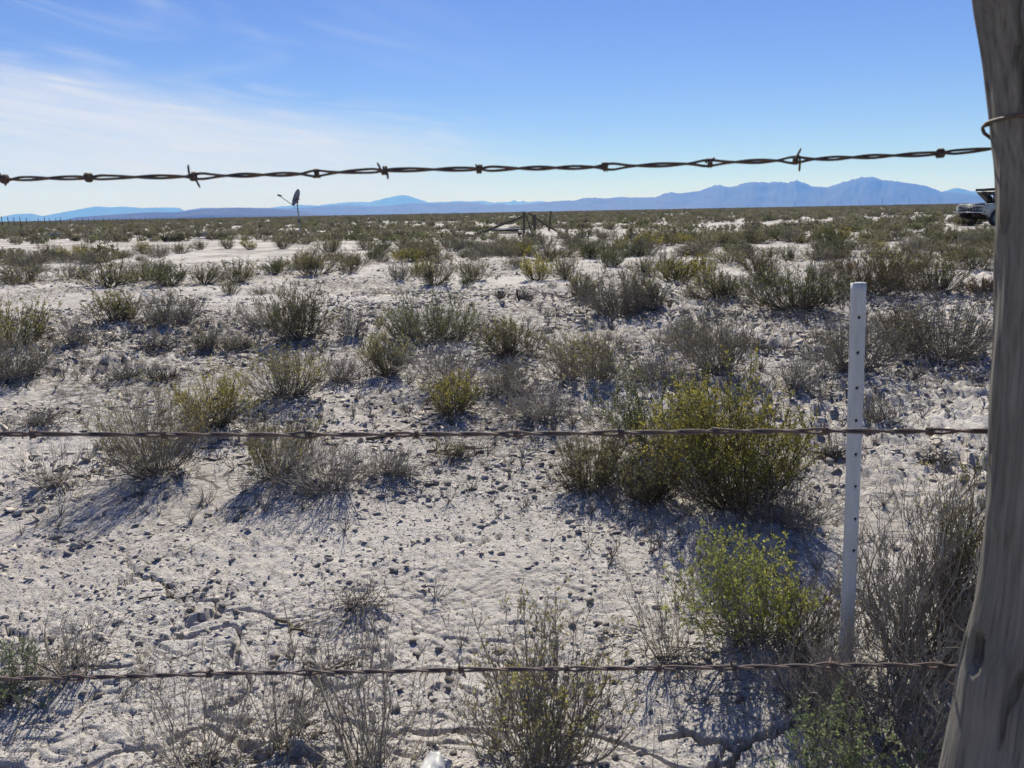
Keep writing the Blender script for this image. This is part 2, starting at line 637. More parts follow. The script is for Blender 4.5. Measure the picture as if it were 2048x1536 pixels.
def wood_post_material():
    m = bpy.data.materials.new('weathered_post')
    m.use_nodes = True
    nt = m.node_tree
    N, L = nt.nodes.new, nt.links.new
    b = nt.nodes['Principled BSDF']
    b.inputs['Roughness'].default_value = 0.9
    b.inputs['Specular IOR Level'].default_value = 0.15
    tc = N('ShaderNodeTexCoord')
    mp = N('ShaderNodeMapping')
    mp.inputs['Scale'].default_value = (70, 70, 2.0)
    L(tc.outputs['Object'], mp.inputs['Vector'])
    n = N('ShaderNodeTexNoise')
    n.inputs['Scale'].default_value = 2.0
    n.inputs['Detail'].default_value = 8
    n.inputs['Roughness'].default_value = 0.66
    L(mp.outputs[0], n.inputs['Vector'])
    r = N('ShaderNodeValToRGB')
    e = r.color_ramp.elements
    e[0].position, e[0].color = 0.30, (0.07, 0.066, 0.063, 1)
    e[1].position, e[1].color = 0.70, (0.215, 0.205, 0.192, 1)
    x = e.new(0.47)
    x.color = (0.155, 0.147, 0.138, 1)
    L(n.outputs[0], r.inputs[0])
    big = N('ShaderNodeTexNoise')
    big.inputs['Scale'].default_value = 5
    big.inputs['Detail'].default_value = 4
    L(tc.outputs['Object'], big.inputs['Vector'])
    r2 = N('ShaderNodeValToRGB')
    r2.color_ramp.elements[0].position, r2.color_ramp.elements[0].color = 0.3, (0.72, 0.70, 0.68, 1)
    r2.color_ramp.elements[1].position, r2.color_ramp.elements[1].color = 0.75, (1.08, 1.06, 1.04, 1)
    L(big.outputs[0], r2.inputs[0])
    mu = N('ShaderNodeMix')
    mu.data_type = 'RGBA'
    mu.blend_type = 'MULTIPLY'
    mu.inputs['Factor'].default_value = 1.0
    L(r.outputs[0], mu.inputs[6])
    L(r2.outputs[0], mu.inputs[7])
    L(mu.outputs[2], b.inputs['Base Color'])
    bp = N('ShaderNodeBump')
    bp.inputs['Distance'].default_value = 0.003
    bp.inputs['Strength'].default_value = 0.9
    L(n.outputs[0], bp.inputs['Height'])
    L(bp.outputs[0], b.inputs['Normal'])
    return m


M['post'] = wood_post_material()

# ------------------------------------------------------------------ the shrubs the photograph shows one by one
# base x, base y, width, height (photo pixels), kind, label
NEAR = [
    (1468, 1030, 330, 285, 'yellow', 'large golden-green shrub, the biggest and densest one inside the fence'),
    (1312, 915, 230, 165, 'green', 'airy dark green shrub touching the large golden-green shrub'),
    (1180, 982, 150, 105, 'olive', 'small open olive shrub with bare base stems near the large golden shrub'),
    (1290, 1005, 130, 110, 'olive', 'low olive-grey shrub tucked under the edge of the large golden shrub'),
    (1555, 1060, 200, 120, 'bare', 'bare grey twigs in the shadow at the foot of the large golden shrub'),
    (1505, 1300, 225, 220, 'bright', 'bright yellow-green leafy shrub beside the white stake'),
    (1590, 1330, 190, 170, 'grey', 'bleached grey leaning twigs between the bright green shrub and white stake'),
    (1850, 1352, 430, 370, 'bare', 'tall tangle of bare grey stems filling the gap between stake and wooden post'),
    (1915, 1330, 170, 380, 'olive', 'small-leaved olive shrub rising against the wooden fence post'),
    (1660, 1625, 260, 200, 'conifer', 'soft green feathery sprig at the foot of the white stake'),
    (1085, 1545, 330, 330, 'mixed', 'grey twiggy shrub with yellow-green sprigs crossed by the lowest wire'),
    (318, 948, 210, 195, 'mixed', 'olive shrub with a reddish side and a long shadow'),
    (105, 975, 140, 90, 'bare', 'small leafless shrub with stiff grey stems fanning from a dark base'),
    (560, 960, 160, 140, 'mixed', 'grey shrub with a few yellow tips crossed by the middle wire'),
    (655, 990, 200, 120, 'bare', 'sprawling heap of bare grey twigs beside the yellow-tipped grey shrub'),
    (430, 858, 145, 120, 'yellow', 'upright yellow-green shrub just behind the reddish-sided olive shrub'),
    (575, 800, 145, 110, 'mixed', 'round grey shrub with a mustard-coloured side standing alone on clay'),
    (905, 836, 116, 82, 'yellow', 'compact round yellow shrub with dark shade at its foot'),
    (778, 757, 92, 88, 'olive', 'small olive-yellow shrub beside a wide grey shrub'),
    (868, 688, 185, 98, 'green', 'wide dark green shrub, the darkest one on the open clay'),
    (905, 780, 200, 90, 'bare', 'wide pale grey twiggy shrub behind the compact yellow one'),
    (1015, 714, 112, 76, 'olive', 'olive shrub with yellow tips right next to the wide dark green shrub'),
    (1090, 850, 160, 85, 'bare', 'fan of fine grey twigs beside the compact yellow shrub'),
    (1185, 766, 190, 116, 'mixed', 'bushy olive and brown shrub between two grey twiggy shrubs'),
    (1310, 770, 130, 80, 'bare', 'thin grey twiggy shrub behind the airy dark green shrub'),
    (1430, 745, 160, 135, 'grey', 'tall grey shrub behind the large golden-green shrub'),
    (600, 684, 130, 112, 'olive', 'dense olive-yellow shrub with a trunk-like foot and dark shadow'),
    (535, 660, 100, 70, 'bare', 'low bare grey shrub leaning on the dense olive-yellow shrub'),
    (705, 680, 72, 66, 'bare', 'small dry grey shrub between the olive-yellow and dark green shrubs'),
    (238, 648, 92, 70, 'olive', 'dark olive shrub paired with a rounder grey one'),
    (338, 655, 122, 82, 'grey', 'round grey shrub paired with a dark olive one'),
    (22, 695, 150, 100, 'yellow', 'yellow-topped shrub rising behind a pale grey shrub'),
    (30, 762, 140, 90, 'grey', 'pale grey shrub in front of a yellow-topped one'),
    (160, 690, 62, 66, 'bare', 'thin dry shrub between the yellow-topped shrub and olive-grey pair'),
    (310, 697, 56, 46, 'bare', 'tiny dry tuft just below the round grey shrub of the pair'),
    (412, 703, 60, 52, 'grey', 'tiny greenish tuft beside the tiny dry tuft'),
    (330, 762, 56, 40, 'dark', 'small dark dead tuft lying on open clay'),
    (1240, 632, 160, 95, 'grey', 'big grey shrub with an olive shoulder on the clay clearing'),
    (1295, 622, 80, 80, 'olive', 'olive shrub grown into the big grey shrub of the clearing'),
    (1592, 625, 185, 96, 'green', 'broad fresh green shrub beyond the white stake'),
    (1440, 600, 105, 62, 'olive', 'olive-grey shrub next to the broad fresh green shrub'),
    (1530, 570, 65, 75, 'red', 'rusty-tinted upright shrub behind the broad fresh green shrub'),
    (1735, 592, 150, 102, 'red', 'reddish grey shrub just behind the top of the white stake'),
    (1785, 575, 80, 75, 'yellow', 'yellowish shrub grown into the reddish grey shrub behind the stake'),
    (1868, 588, 105, 76, 'olive', 'olive-grey shrub between the reddish shrub and the wooden post'),
    (1942, 540, 105, 50, 'olive', 'low olive shrub seen against the edge of the wooden post'),
    (1885, 722, 210, 130, 'grey', 'wide grey shrub reaching behind the wooden post'),
    (1810, 705, 90, 90, 'red', 'russet twigs at the side of the wide grey shrub by the post'),
    (1700, 745, 150, 118, 'grey', 'grey shrub directly behind the white stake'),
    (1590, 783, 100, 82, 'bare', 'dry twiggy shrub between the large golden shrub and the stake'),
    (1755, 842, 100, 82, 'bare', 'thin fan of dry stems just beside the white stake'),
    (912, 920, 74, 52, 'yellow', 'tiny yellow-green seedling on bare clay under the middle wire'),
    (1968, 590, 60, 40, 'red', 'small rusty shrub by the edge of the wooden post'),
    (1660, 912, 44, 26, 'dark', 'dark dead root clump on the clay beside the white stake'),
    (1868, 918, 60, 28, 'dark', 'dark dead root clump on the clay near the wooden post'),
    (20, 1390, 140, 130, 'conifer', 'low pale green plant at the lowest wire far from the posts'),
    (150, 1350, 190, 130, 'bare', 'dry grey stems behind the lowest wire next to a pale green plant'),
    (395, 1550, 230, 260, 'bare', 'loose upright dead stems below the lowest wire, the sparsest bunch'),
    (560, 1500, 220, 240, 'bare', 'dead reddish-grey stems rising across the lowest wire'),
    (735, 1560, 260, 330, 'bare', 'tall forked dead stems standing over the white plastic scrap'),
    (1345, 1330, 180, 190, 'bare', 'wispy dead stems beside the bright yellow-green shrub'),
    (720, 1215, 120, 50, 'bare', 'flat dry tuft on stony bare clay'),
    (1045, 600, 40, 30, 'dark', 'small dark tuft on the open clearing'),
    (1165, 600, 60, 42, 'olive', 'small leaning olive shrub beside the big grey clearing shrub'),
    (1810, 1530, 420, 250, 'bare', 'low grey brush spilling over the foot of the wooden post'),
    (1620, 1450, 230, 170, 'bare', 'loose grey brush around the foot of the white stake'),
    (480, 700, 70, 34, 'grey', 'low grey tuft on crumbly soil beside the dense olive-yellow shrub'),
    (680, 770, 90, 50, 'bare', 'thin dry tuft between the mustard-sided shrub and small olive-yellow one'),
    (250, 760, 80, 36, 'bare', 'flat dry tuft near the small dark dead tuft'),
    (780, 960, 110, 60, 'bare', 'dry twigs beside the dark broken branch'),
    (1020, 800, 100, 60, 'grey', 'small grey tuft beside the compact yellow shrub and the fine grey fan'),
    (1370, 690, 110, 60, 'grey', 'pale grey tuft beside the tall grey shrub'),
    (1500, 700, 90, 50, 'bare', 'dry tuft between the tall grey shrub and the stake'),
    (80, 850, 90, 30, 'bare', 'flat dry tuft on open clay above the middle wire'),
]
# a further row at about fifteen metres and beyond: x, y, w, h, kind
ROW = [(40, 568, 110, 52, 'olive'), (145, 557, 75, 46, 'grey'), (222, 572, 130, 66, 'olive'), (282, 560, 70, 55, 'grey'), (340, 571, 80, 56, 'green'),
       (410, 567, 60, 44, 'olive'), (475, 564, 82, 52, 'olive'), (555, 548, 62, 36, 'green'), (627, 551, 78, 56, 'olive'), (700, 546, 48, 36, 'olive'),
       (460, 590, 34, 38, 'olive'), (525, 588, 62, 18, 'grey'), (798, 562, 54, 46, 'grey'), (868, 570, 78, 66, 'olive'), (835, 550, 34, 40, 'yellow'),
       (950, 562, 74, 52, 'olive'), (930, 574, 24, 27, 'green'), (1035, 537, 42, 27, 'olive'), (1075, 560, 68, 58, 'yellow'), (1135, 557, 60, 56, 'olive'),
       (1220, 533, 60, 38, 'green'), (1355, 562, 95, 62, 'yellow'), (1290, 548, 66, 44, 'olive'), (1330, 540, 60, 46, 'grey'), (1455, 527, 64, 34, 'olive'),
       (1580, 522, 44, 40, 'green'), (1636, 517, 54, 36, 'olive'), (1405, 560, 60, 60, 'yellow'), (745, 521, 38, 26, 'green'), (95, 517, 44, 36, 'olive'),
       (170, 507, 34, 26, 'olive'), (286, 507, 38, 30, 'yellow'), (360, 507, 34, 26, 'olive'), (402, 499, 28, 22, 'olive'), (456, 497, 34, 26, 'olive'),
       (501, 499, 34, 24, 'yellow'), (566, 497, 42, 26, 'olive'), (660, 503, 58, 34, 'olive'), (735, 498, 52, 30, 'olive'), (762, 502, 40, 30, 'green'),
       (822, 500, 36, 26, 'olive'), (905, 503, 60, 30, 'grey'), (866, 510, 40, 28, 'olive'), (1020, 492, 50, 26, 'olive'), (1090, 497, 60, 34, 'grey'),
       (1150, 495, 64, 34, 'grey'), (1215, 480, 60, 28, 'grey'), (1272, 496, 24, 22, 'green'), (1320, 478, 60, 30, 'olive'), (1500, 487, 56, 36, 'olive'),
       (1440, 492, 60, 34, 'olive'), (1560, 482, 44, 30, 'green'), (1655, 487, 42, 34, 'green'), (1597, 488, 24, 24, 'olive'), (1700, 462, 60, 26, 'olive'),
       (1735, 487, 60, 30, 'olive'), (1790, 482, 70, 34, 'olive'), (1860, 452, 52, 22, 'green'), (1930, 452, 66, 20, 'olive'), (1820, 500, 60, 26, 'grey'),
       (1880, 488, 70, 30, 'olive'), (1950, 480, 70, 28, 'olive'), (590, 480, 30, 18, 'olive'), (330, 540, 40, 22, 'grey'), (1690, 545, 60, 40, 'red'),
       (1505, 540, 80, 40, 'olive'), (1640, 560, 60, 40, 'grey'), (1830, 545, 70, 46, 'olive'), (760, 590, 30, 16, 'grey'), (1000, 605, 30, 20, 'dark'),
       (1105, 575, 26, 16, 'dark'), (640, 590, 40, 14, 'dark')]


def spot(e):
    p = at(e[0], e[1])
    d = depth(p)
    W = e[2] / F * d
    top = at_y(e[0], e[1] - e[3], p[1])
    return p[0], p[1], W, max(0.04, top[2])


SPOTS = [spot(e) for e in NEAR]
ROWSPOTS = [spot(e) for e in ROW]

# the wide open crack near the fence
CRACKS = [
    [(1325, 1466), (1345, 1462), (1368, 1453), (1390, 1463), (1402, 1473), (1430, 1470), (1444, 1469), (1455, 1481), (1472, 1488), (1490, 1481), (1510, 1474), (1545, 1471), (1600, 1462)],
    [(1472, 1488), (1474, 1502), (1470, 1518), (1466, 1540), (1455, 1570)],
    [(1470, 1518), (1445, 1517), (1420, 1520)],
    [(230, 1165), (275, 1142), (310, 1150), (350, 1178)], [(905, 1070), (960, 1085), (1010, 1062), (1060, 1078)],
]
CRACK_W = [0.0095, 0.0085, 0.006, 0.006, 0.005]


def crack_carve(x, y):
    h = np.zeros(x.shape)
    sel = np.where((y > 1.0) & (y < 3.6) & (np.abs(x) < 2.4))
    xs, ys = x[sel], y[sel]
    wob = (fbm(xs * 30, ys * 30, 3) - 0.5) * 0.03
    wob2 = (fbm(xs * 30 + 50, ys * 30 + 9, 3) - 0.5) * 0.03
    out = np.zeros(xs.shape)
    for path, w in zip(CRACKS, CRACK_W):
        P = np.array([at(*q)[:2] for q in path])
        for a, b in zip(P[:-1], P[1:]):
            ab = b - a
            t = np.clip(((xs + wob - a[0]) * ab[0] + (ys + wob2 - a[1]) * ab[1]) / (ab @ ab), 0, 1)
            d = np.hypot(xs + wob - a[0] - t * ab[0], ys + wob2 - a[1] - t * ab[1])
            out = np.minimum(out, -(w * 8.0) * (1 - sstep(d, w * 0.6, w * 0.95)))
    h[sel] = out
    return h


def ground_z(x, y, fine=True):
    x = np.asarray(x, float)
    y = np.asarray(y, float)
    r = np.hypot(x, y)
    near = 1 - sstep(r, 14, 40)
    z = (fbm(x / 1.7 + 40, y / 1.7 + 40, 4) - 0.5) * 0.06 * near
    z = z + (fbm(x / 9 + 3, y / 9 + 8, 3) - 0.5) * 0.05 * sstep(r, 6, 18) * (1 - sstep(r, 200, 900))
    for (bx, by, W, H) in SPOTS:
        g = np.exp(-((x - bx) ** 2 + (y - by) ** 2) / (0.42 * W) ** 2)
        z = z + g * min(0.035, 0.10 * W) * (0.6 + 0.8 * fbm(x * 7, y * 7, 2))
    if not fine:
        return z
    sel = np.where(r < 34)
    xs, ys, rs = x[sel], y[sel], r[sel]
    f = 1 - sstep(rs, 16, 33)
    wx = (fbm(xs * 5, ys * 5, 3) - 0.5) * 0.22
    wy = (fbm(xs * 5 + 31, ys * 5 + 7, 3) - 0.5) * 0.22
    d = (fbm(xs / 0.28, ys / 0.28, 4) - 0.5) * 0.018
    rough = sstep(fbm(xs * 0.9 + 5, ys * 0.9 + 77, 3), 0.40, 0.58)
    # crust plates, lifted and tilted piece by piece
    f1, f2, pl = voronoi((xs + wx) / 0.050, (ys + wy) / 0.050)
    far_ = sstep(rs, 2.3, 4.6)
    d = d + pl * (0.0042 + 0.0215 * far_) * (0.35 + 0.9 * rough) - 0.006 * (1 - sstep(f2 - f1, 0.0, 0.16)) * (0.3 + rough)
    g1, g2, pg = voronoi((xs + wx) / 0.21 + 60, (ys + wy) / 0.21 + 20)
    d = d + pg * 0.040 * far_ * (0.3 + rough)
    k1, k2, pk = voronoi((xs + 1.5 * wx) / 0.42 + 11, (ys + 1.5 * wy) / 0.42 + 33)
    cm = sstep(fbm(xs * 1.1 + 91, ys * 1.1 + 13, 3), 0.46, 0.58)
    d = d - 0.022 * cm * (1 - sstep(k2 - k1, 0.010, 0.05))
    d = d + np.maximum(fbm(xs * 16, ys * 16, 3) - 0.62, 0) * (0.03 + 0.10 * far_) * rough
    z[sel] += d * f
    return z + crack_carve(x, y)


# ------------------------------------------------------------------ the ground: one sheet out to the horizon
def build_ground():
    fine = np.linspace(R(-43), R(43), 500)
    coarse = np.linspace(R(43), R(317), 60)[1:-1]
    ang = np.concatenate([fine, coarse])
    rad = np.concatenate([np.linspace(0.05, 0.95, 10), np.exp(np.linspace(math.log(1.0), math.log(1.3), 10)), np.exp(np.linspace(math.log(1.3), math.log(2.4), 220))[1:], np.exp(np.linspace(math.log(2.4), math.log(26), 325))[1:],
                          np.exp(np.linspace(math.log(26), math.log(42000), 90))[1:]])
    na, nr = len(ang), len(rad)
    A, RR = np.meshgrid(ang, rad)
    x, y = (np.sin(A) * RR).ravel(), (np.cos(A) * RR).ravel()
    z = ground_z(x, y)
    v = np.stack([x, y, z], -1)
    i, j = np.meshgrid(np.arange(nr - 1), np.arange(na), indexing='ij')
    j2 = (j + 1) % na
    f = np.stack([i * na + j, i * na + j2, (i + 1) * na + j2, (i + 1) * na + j], -1).reshape(-1, 4)
    f = f[:, ::-1]
    v = np.vstack([v, [[0, 0, float(ground_z(np.zeros(1), np.zeros(1), False)[0])]]])
    c = np.arange(na)
    fan = np.stack([c, (c + 1) % na, np.full(na, len(v) - 1)], -1)[:, ::-1]
    me = mesh_np('ground', v, [f, fan], M['ground'], smooth=True)
    o = link('ground', me)
    return tag(o, 'pale cracked clay flat reaching to the horizon', 'ground', kind='structure')


ground = build_ground()


def gz(x, y):
    return float(ground_z(np.array([x]), np.array([y]))[0])


# ------------------------------------------------------------------ far ranges
def project_dir(px, py):
    d = ray(px, py)
    return math.atan2(d[0], d[1]), math.atan2(d[2], math.hypot(d[0], d[1]))


def mountain_range(name, label, D, prof, thick, seed, rough=0.35, mesa=False, group=None):
    px = np.array([p[0] for p in prof], float)
    py = np.array([p[1] for p in prof], float)
    nu, nv = int(len(prof) * 2 + (px[-1] - px[0]) / 2.4), 25
    us = np.linspace(px[0], px[-1], nu)
    ys = np.interp(us, px, py)
    g = np.random.default_rng(seed)
    vs_ = np.linspace(-1, 1, nv)
    V = np.zeros((nu, nv, 3))
    for i, (u, yy) in enumerate(zip(us, ys)):
        az, el = project_dir(u, yy)
        zc = max(D * math.tan(el) + EYE, 2.0)
        for j, v in enumerate(vs_):
            a = abs(v)
            rid = 1 - abs(2 * float(fbm(np.array([u * 0.021 + seed]), np.array([v * 1.2 + 5 + u * 0.004]), 4)[0]) - 1)
            g_ = (1 - a) ** (0.55 if mesa else 1.15)
            z = zc * g_ * (1 - rough * (1 - rid) * min(1, a * 2.2) * 1.6) if a > 0 else zc * (1 + 0.07 * (float(vnoise(np.array([u * 0.31]), np.array([seed * 3.3]))[0]) - 0.5))
            if a > 0.985:
                z = -4
            d = D + v * thick
            V[i, j] = (d * math.sin(az), d * math.cos(az), z)
    idx = np.arange(nu * nv).reshape(nu, nv)
    f = np.stack([idx[:-1, :-1], idx[1:, :-1], idx[1:, 1:], idx[:-1, 1:]], -1).reshape(-1, 4)
    o = link(name, mesh_np(name, V.reshape(-1, 3), f, M['rock'], smooth=True))
    return tag(o, label, 'mountains', group, 'structure')


mountain_range('mesa', 'low dark flat-topped mesa on the horizon', 9000, [(-500, 452), (60, 446), (130, 439), (154, 434.5), (219, 429.5), (280, 425.5), (308, 424.5), (359, 425), (380, 422), (410, 418),
               (478, 416), (530, 417), (560, 418.5), (590, 421), (612, 424), (640, 429), (700, 436)], 900, 2, 0.3, True)
mountain_range('mountain_range', 'blue jagged mountain range with the tallest peak', 17000,
               [(300, 434), (362, 422), (403, 416), (478, 415), (574, 416.5), (615, 414.5), (670, 410.5), (700, 410.5), (741, 412.5), (785, 411), (809, 407), (885, 406), (922, 405), (956, 405.5),
                (973, 410), (1001, 407), (1014, 410.5), (1062, 407.5), (1103, 403), (1124, 401), (1148, 401), (1168, 396), (1192, 395), (1209, 397), (1240, 394), (1281, 395), (1312, 394),
                (1329, 387), (1342, 384), (1360, 387), (1400, 381), (1426, 372), (1439, 369.5), (1458, 375), (1488, 366), (1506, 363), (1533, 365), (1558, 363), (1576, 366), (1592, 360), (1621, 371.5),
                (1654, 375), (1680, 366), (1722, 354.5), (1744, 353), (1765, 360), (1788, 362), (1833, 368.5), (1853, 372), (1882, 383), (1902, 384), (1951, 390), (1980, 391.5), (2100, 394), (2250, 384), (2400, 372), (2600, 366)],
               2600, 5, 0.45)
mountain_range('far_mountain_range', 'pale blue far range behind the mesa', 32000,
               [(-700, 436), (-300, 420), (-120, 433), (0, 434), (31, 428), (63, 427), (85, 432), (116, 426), (150, 420), (191, 412.5), (222, 414.5), (255, 413.5), (287, 416), (314, 415), (357, 415), (366, 420), (390, 430), (420, 437)],
               2600, 8, 0.3)
mountain_range('far_mountain_range', 'pale blue far range with one broad dome-shaped summit', 34000,
               [(480, 424), (547, 414.5), (595, 409), (636, 411), (666, 407), (700, 404), (741, 404), (761, 399), (796, 391), (816, 390.5), (830, 395), (857, 405), (881, 404), (922, 401.5), (936, 403), (963, 401.5),
                (987, 405), (1021, 403.5), (1028, 400), (1037, 404), (1046, 401), (1055, 404), (1076, 402), (1090, 403), (1130, 412), (1200, 420)], 2600, 11, 0.3)
mountain_range('far_mountain_range', 'small pale twin peaks beyond the end of the blue range', 27000,
               [(1840, 402), (1889, 382), (1913, 376), (1934, 380), (1946, 383), (1957, 380), (1980, 386), (2060, 388), (2160, 392), (2300, 380), (2600, 376)], 2000, 14, 0.3)

# the air between: one closed box of thin blue-tinged haze
HB = MB().box((0, 0, 699), (90000, 90000, 1404))
hm = bpy.data.materials.new('haze')
hm.use_nodes = True
hm.node_tree.nodes.clear()
ho = hm.node_tree.nodes.new('ShaderNodeOutputMaterial')
hv = hm.node_tree.nodes.new('ShaderNodeVolumePrincipled')
hv.inputs['Color'].default_value = (0.08, 0.28, 1.0, 1)
hv.inputs['Density'].default_value = 8.0e-5
hv.inputs['Absorption Color'].default_value = (1, 1, 1, 1)
hv.inputs['Anisotropy'].default_value = 0.0
hm.node_tree.links.new(hv.outputs[0], ho.inputs['Volume'])
haze = HB.build('haze', hm)
tag(haze, 'thin blue haze filling the air over the flat', 'haze', kind='stuff')


# ------------------------------------------------------------------ shrub builder
def tubes(P, rad, sides=3):
    """P (N,K,3), rad (N,K) -> verts, quads"""
    N_, K = P.shape[:2]
    t = np.gradient(P, axis=1)
    t /= np.linalg.norm(t, axis=2, keepdims=True) + 1e-9
    ref = np.array([0.31, 0.87, 0.38])
    u = np.cross(t, ref)
    u /= np.linalg.norm(u, axis=2, keepdims=True) + 1e-9
    w = np.cross(t, u)
    a = np.arange(sides) / sides * 2 * math.pi
    ring = np.cos(a)[:, None] * u[:, :, None] + np.sin(a)[:, None] * w[:, :, None]
    v = P[:, :, None] + ring * rad[:, :, None, None]
    n, k, s = np.meshgrid(np.arange(N_), np.arange(K - 1), np.arange(sides), indexing='ij')
    s2 = (s + 1) % sides
    b0 = (n * K + k) * sides
    b1 = b0 + sides
    q = np.stack([b0 + s, b0 + s2, b1 + s2, b1 + s], -1).reshape(-1, 4)
    return v.reshape(-1, 3), q


def ribbons(P, rad):
    N_, K = P.shape[:2]
    t = np.gradient(P, axis=1)
    u = np.cross(t, np.array([0.31, 0.87, 0.38]))
    u /= np.linalg.norm(u, axis=2, keepdims=True) + 1e-9
    v = np.stack([P - u * rad[:, :, None], P + u * rad[:, :, None]], 2)
    n, k = np.meshgrid(np.arange(N_), np.arange(K - 1), indexing='ij')
    b = (n * K + k) * 2
    return v.reshape(-1, 3), np.stack([b, b + 1, b + 3, b + 2], -1).reshape(-1, 4)


def along(P, idx, t):
    K = P.shape[1]
    f = t * (K - 1)
    i = np.minimum(f.astype(int), K - 2)
    fr = (f - i)[:, None]
    a, b = P[idx, i], P[idx, i + 1]
    tan = b - a
    tan = tan / (np.linalg.norm(tan, axis=1, keepdims=True) + 1e-9)
    return a * (1 - fr) + b * fr, tan


def shoots(g, P, per, t_lo, t_hi, len_lo, len_hi, L, K, bend, upb):
    n = P.shape[0]
    idx = np.repeat(np.arange(n), per)
    t = g.uniform(t_lo, t_hi, len(idx))
    p0, tan = along(P, idx, t)
    d = tan * 0.9 + g.normal(0, bend, (len(idx), 3)) + np.array([0, 0, upb])
    d /= np.linalg.norm(d, axis=1, keepdims=True)
    ln = L[idx] * g.uniform(len_lo, len_hi, len(idx)) * (1.15 - 0.6 * t)
    s = np.linspace(0, 1, K)
    Q = p0[:, None] + d[:, None] * (ln[:, None, None] * s[None, :, None])
    wob = np.cumsum(g.normal(0, 1, (len(idx), K, 3)), axis=1) * (ln * 0.07)[:, None, None]
    wob[:, 0] = 0
    Q = Q + wob
    Q[:, :, 2] += (s ** 2)[None] * (ln * 0.18)[:, None]
    Q[:, :, 2] = np.maximum(Q[:, :, 2], 0.004)
    return Q, ln


def shrub_arrays(seed, W, H, n=90, sub=5, ter=3, leaves=2500, leaf=0.010, tw=0.0022, low=0.25, patch=0.0, K=6, flare=0.68, sides=3,
                 lean=None, drop=0.45, slim=0.32):
    g = np.random.default_rng(seed)
    if lean is None:
        lean = g.normal(0, 0.07, 2)
    az = g.uniform(0, 2 * math.pi, n)
    lob = 1 + 0.12 * np.sin(az * 2 + g.uniform(0, 6)) + 0.15 * np.sin(az * 3 + g.uniform(0, 6))
    q = g.random(n) ** 0.45 * lob
    rt = q * W / 2
    zt = H * np.clip(1 - drop * q ** 2.4, 0.10, 1) * g.uniform(0.70, 1.02, n)
    rb = np.sqrt(g.random(n)) * 0.10 * W
    ab = az + g.normal(0, 0.5, n)
    t = np.linspace(0, 1, K)
    P = np.zeros((n, K, 3))
    rr = t[None] ** flare
    P[:, :, 0] = (rb * np.cos(ab))[:, None] * (1 - rr) + (rt * np.cos(az))[:, None] * rr + lean[0] * W * t[None] ** 1.4
    P[:, :, 1] = (rb * np.sin(ab))[:, None] * (1 - rr) + (rt * np.sin(az))[:, None] * rr + lean[1] * W * t[None] ** 1.4
    P[:, :, 2] = zt[:, None] * t[None] ** 1.18 - 0.01
    L = np.linalg.norm(P[:, -1] - P[:, 0], axis=1)
    wob = np.cumsum(g.normal(0, 1, (n, K, 3)), axis=1) * (L * 0.036)[:, None, None]
    wob[:, 0] = 0
    P += wob
    P[:, 1:, 2] = np.maximum(P[:, 1:, 2], 0.004)
    V, Q, off = [], [], 0
    r = tw * (1 - 0.72 * t)[None] * np.where(g.random(n) < 0.08, 2.1, g.uniform(0.65, 1.25, n))[:, None]
    v, f = tubes(P, r, sides)
    V.append(v); Q.append(f); off += len(v)
    carriers = [P]
    if sub:
        S, SL = shoots(g, P, sub, 0.20, 0.95, 0.14, 0.34, L, 4, 0.42, 0.10)
        v, f = tubes(S, np.broadcast_to(tw * np.array([.52, .45, .36, .2]), S.shape[:2]), 3)
        V.append(v); Q.append(f + off); off += len(v)
        carriers = [S]
        if ter:
            T, TL = shoots(g, S, ter, 0.2, 0.95, 0.25, 0.6, SL, 3, 0.5, 0.1)
            v, f = ribbons(T, np.broadcast_to(tw * np.array([slim, slim * .8, slim * .5]), T.shape[:2]))
            V.append(v); Q.append(f + off)
            carriers.append(T)
    tv, tq = np.vstack(V), np.vstack(Q)
    if not leaves:
        return tv, tq, None, None, None
    lv, lt = [], []
    each = leaves // len(carriers)
    for Cc in carriers:
        m = each * 3
        idx = g.integers(0, Cc.shape[0], m)
        p, tan = along(Cc, idx, g.uniform(0.1, 1.0, m))
        keep = (p[:, 2] > H * low * g.uniform(0.5, 1.5, m))
        ph = g.uniform(0, 6, 3)
        pn = np.sin(p[:, 0] / W * 7 + ph[0]) + np.sin(p[:, 1] / W * 7 + ph[1]) + np.sin(p[:, 2] / H * 4 + ph[2])
        if patch:
            keep &= (pn > (patch * 3 - 1.5) + g.normal(0, 0.35, m))
        sel = np.where(keep)[0][:each]
        p, tan, pn = p[sel], tan[sel], pn[sel]
        m = len(p)
        d = tan * 0.8 + g.normal(0, 0.55, (m, 3))
        d /= np.linalg.norm(d, axis=1, keepdims=True)
        s = np.cross(d, g.normal(0, 1, (m, 3)))
        s /= np.linalg.norm(s, axis=1, keepdims=True) + 1e-9
        ln = leaf * g.uniform(0.6, 1.4, m)[:, None]
        wd = ln * g.uniform(0.16, 0.30, m)[:, None]
        lv.append(np.stack([p, p + d * ln * .5 + s * wd, p + d * ln, p + d * ln * .5 - s * wd], 1).reshape(-1, 3))
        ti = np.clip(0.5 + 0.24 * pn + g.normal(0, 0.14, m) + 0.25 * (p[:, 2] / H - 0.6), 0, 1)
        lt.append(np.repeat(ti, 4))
    lv, lt = np.vstack(lv), np.concatenate(lt)
    lf = np.arange(len(lv)).reshape(-1, 4)
    return tv, tq, lv, lf, lt


def shrub_meshes(seed, kind, W, H, **kw):
    tv, tq, lv, lf, lt = shrub_arrays(seed, W, H, **kw)
    tm = mesh_np('branches', tv, tq, M[TWIG_OF[kind]])
    lm = None
    if lv is not None and len(lv):
        lm = mesh_np('foliage', lv, lf, LEAF[kind], attr=lt)
    return tm, lm


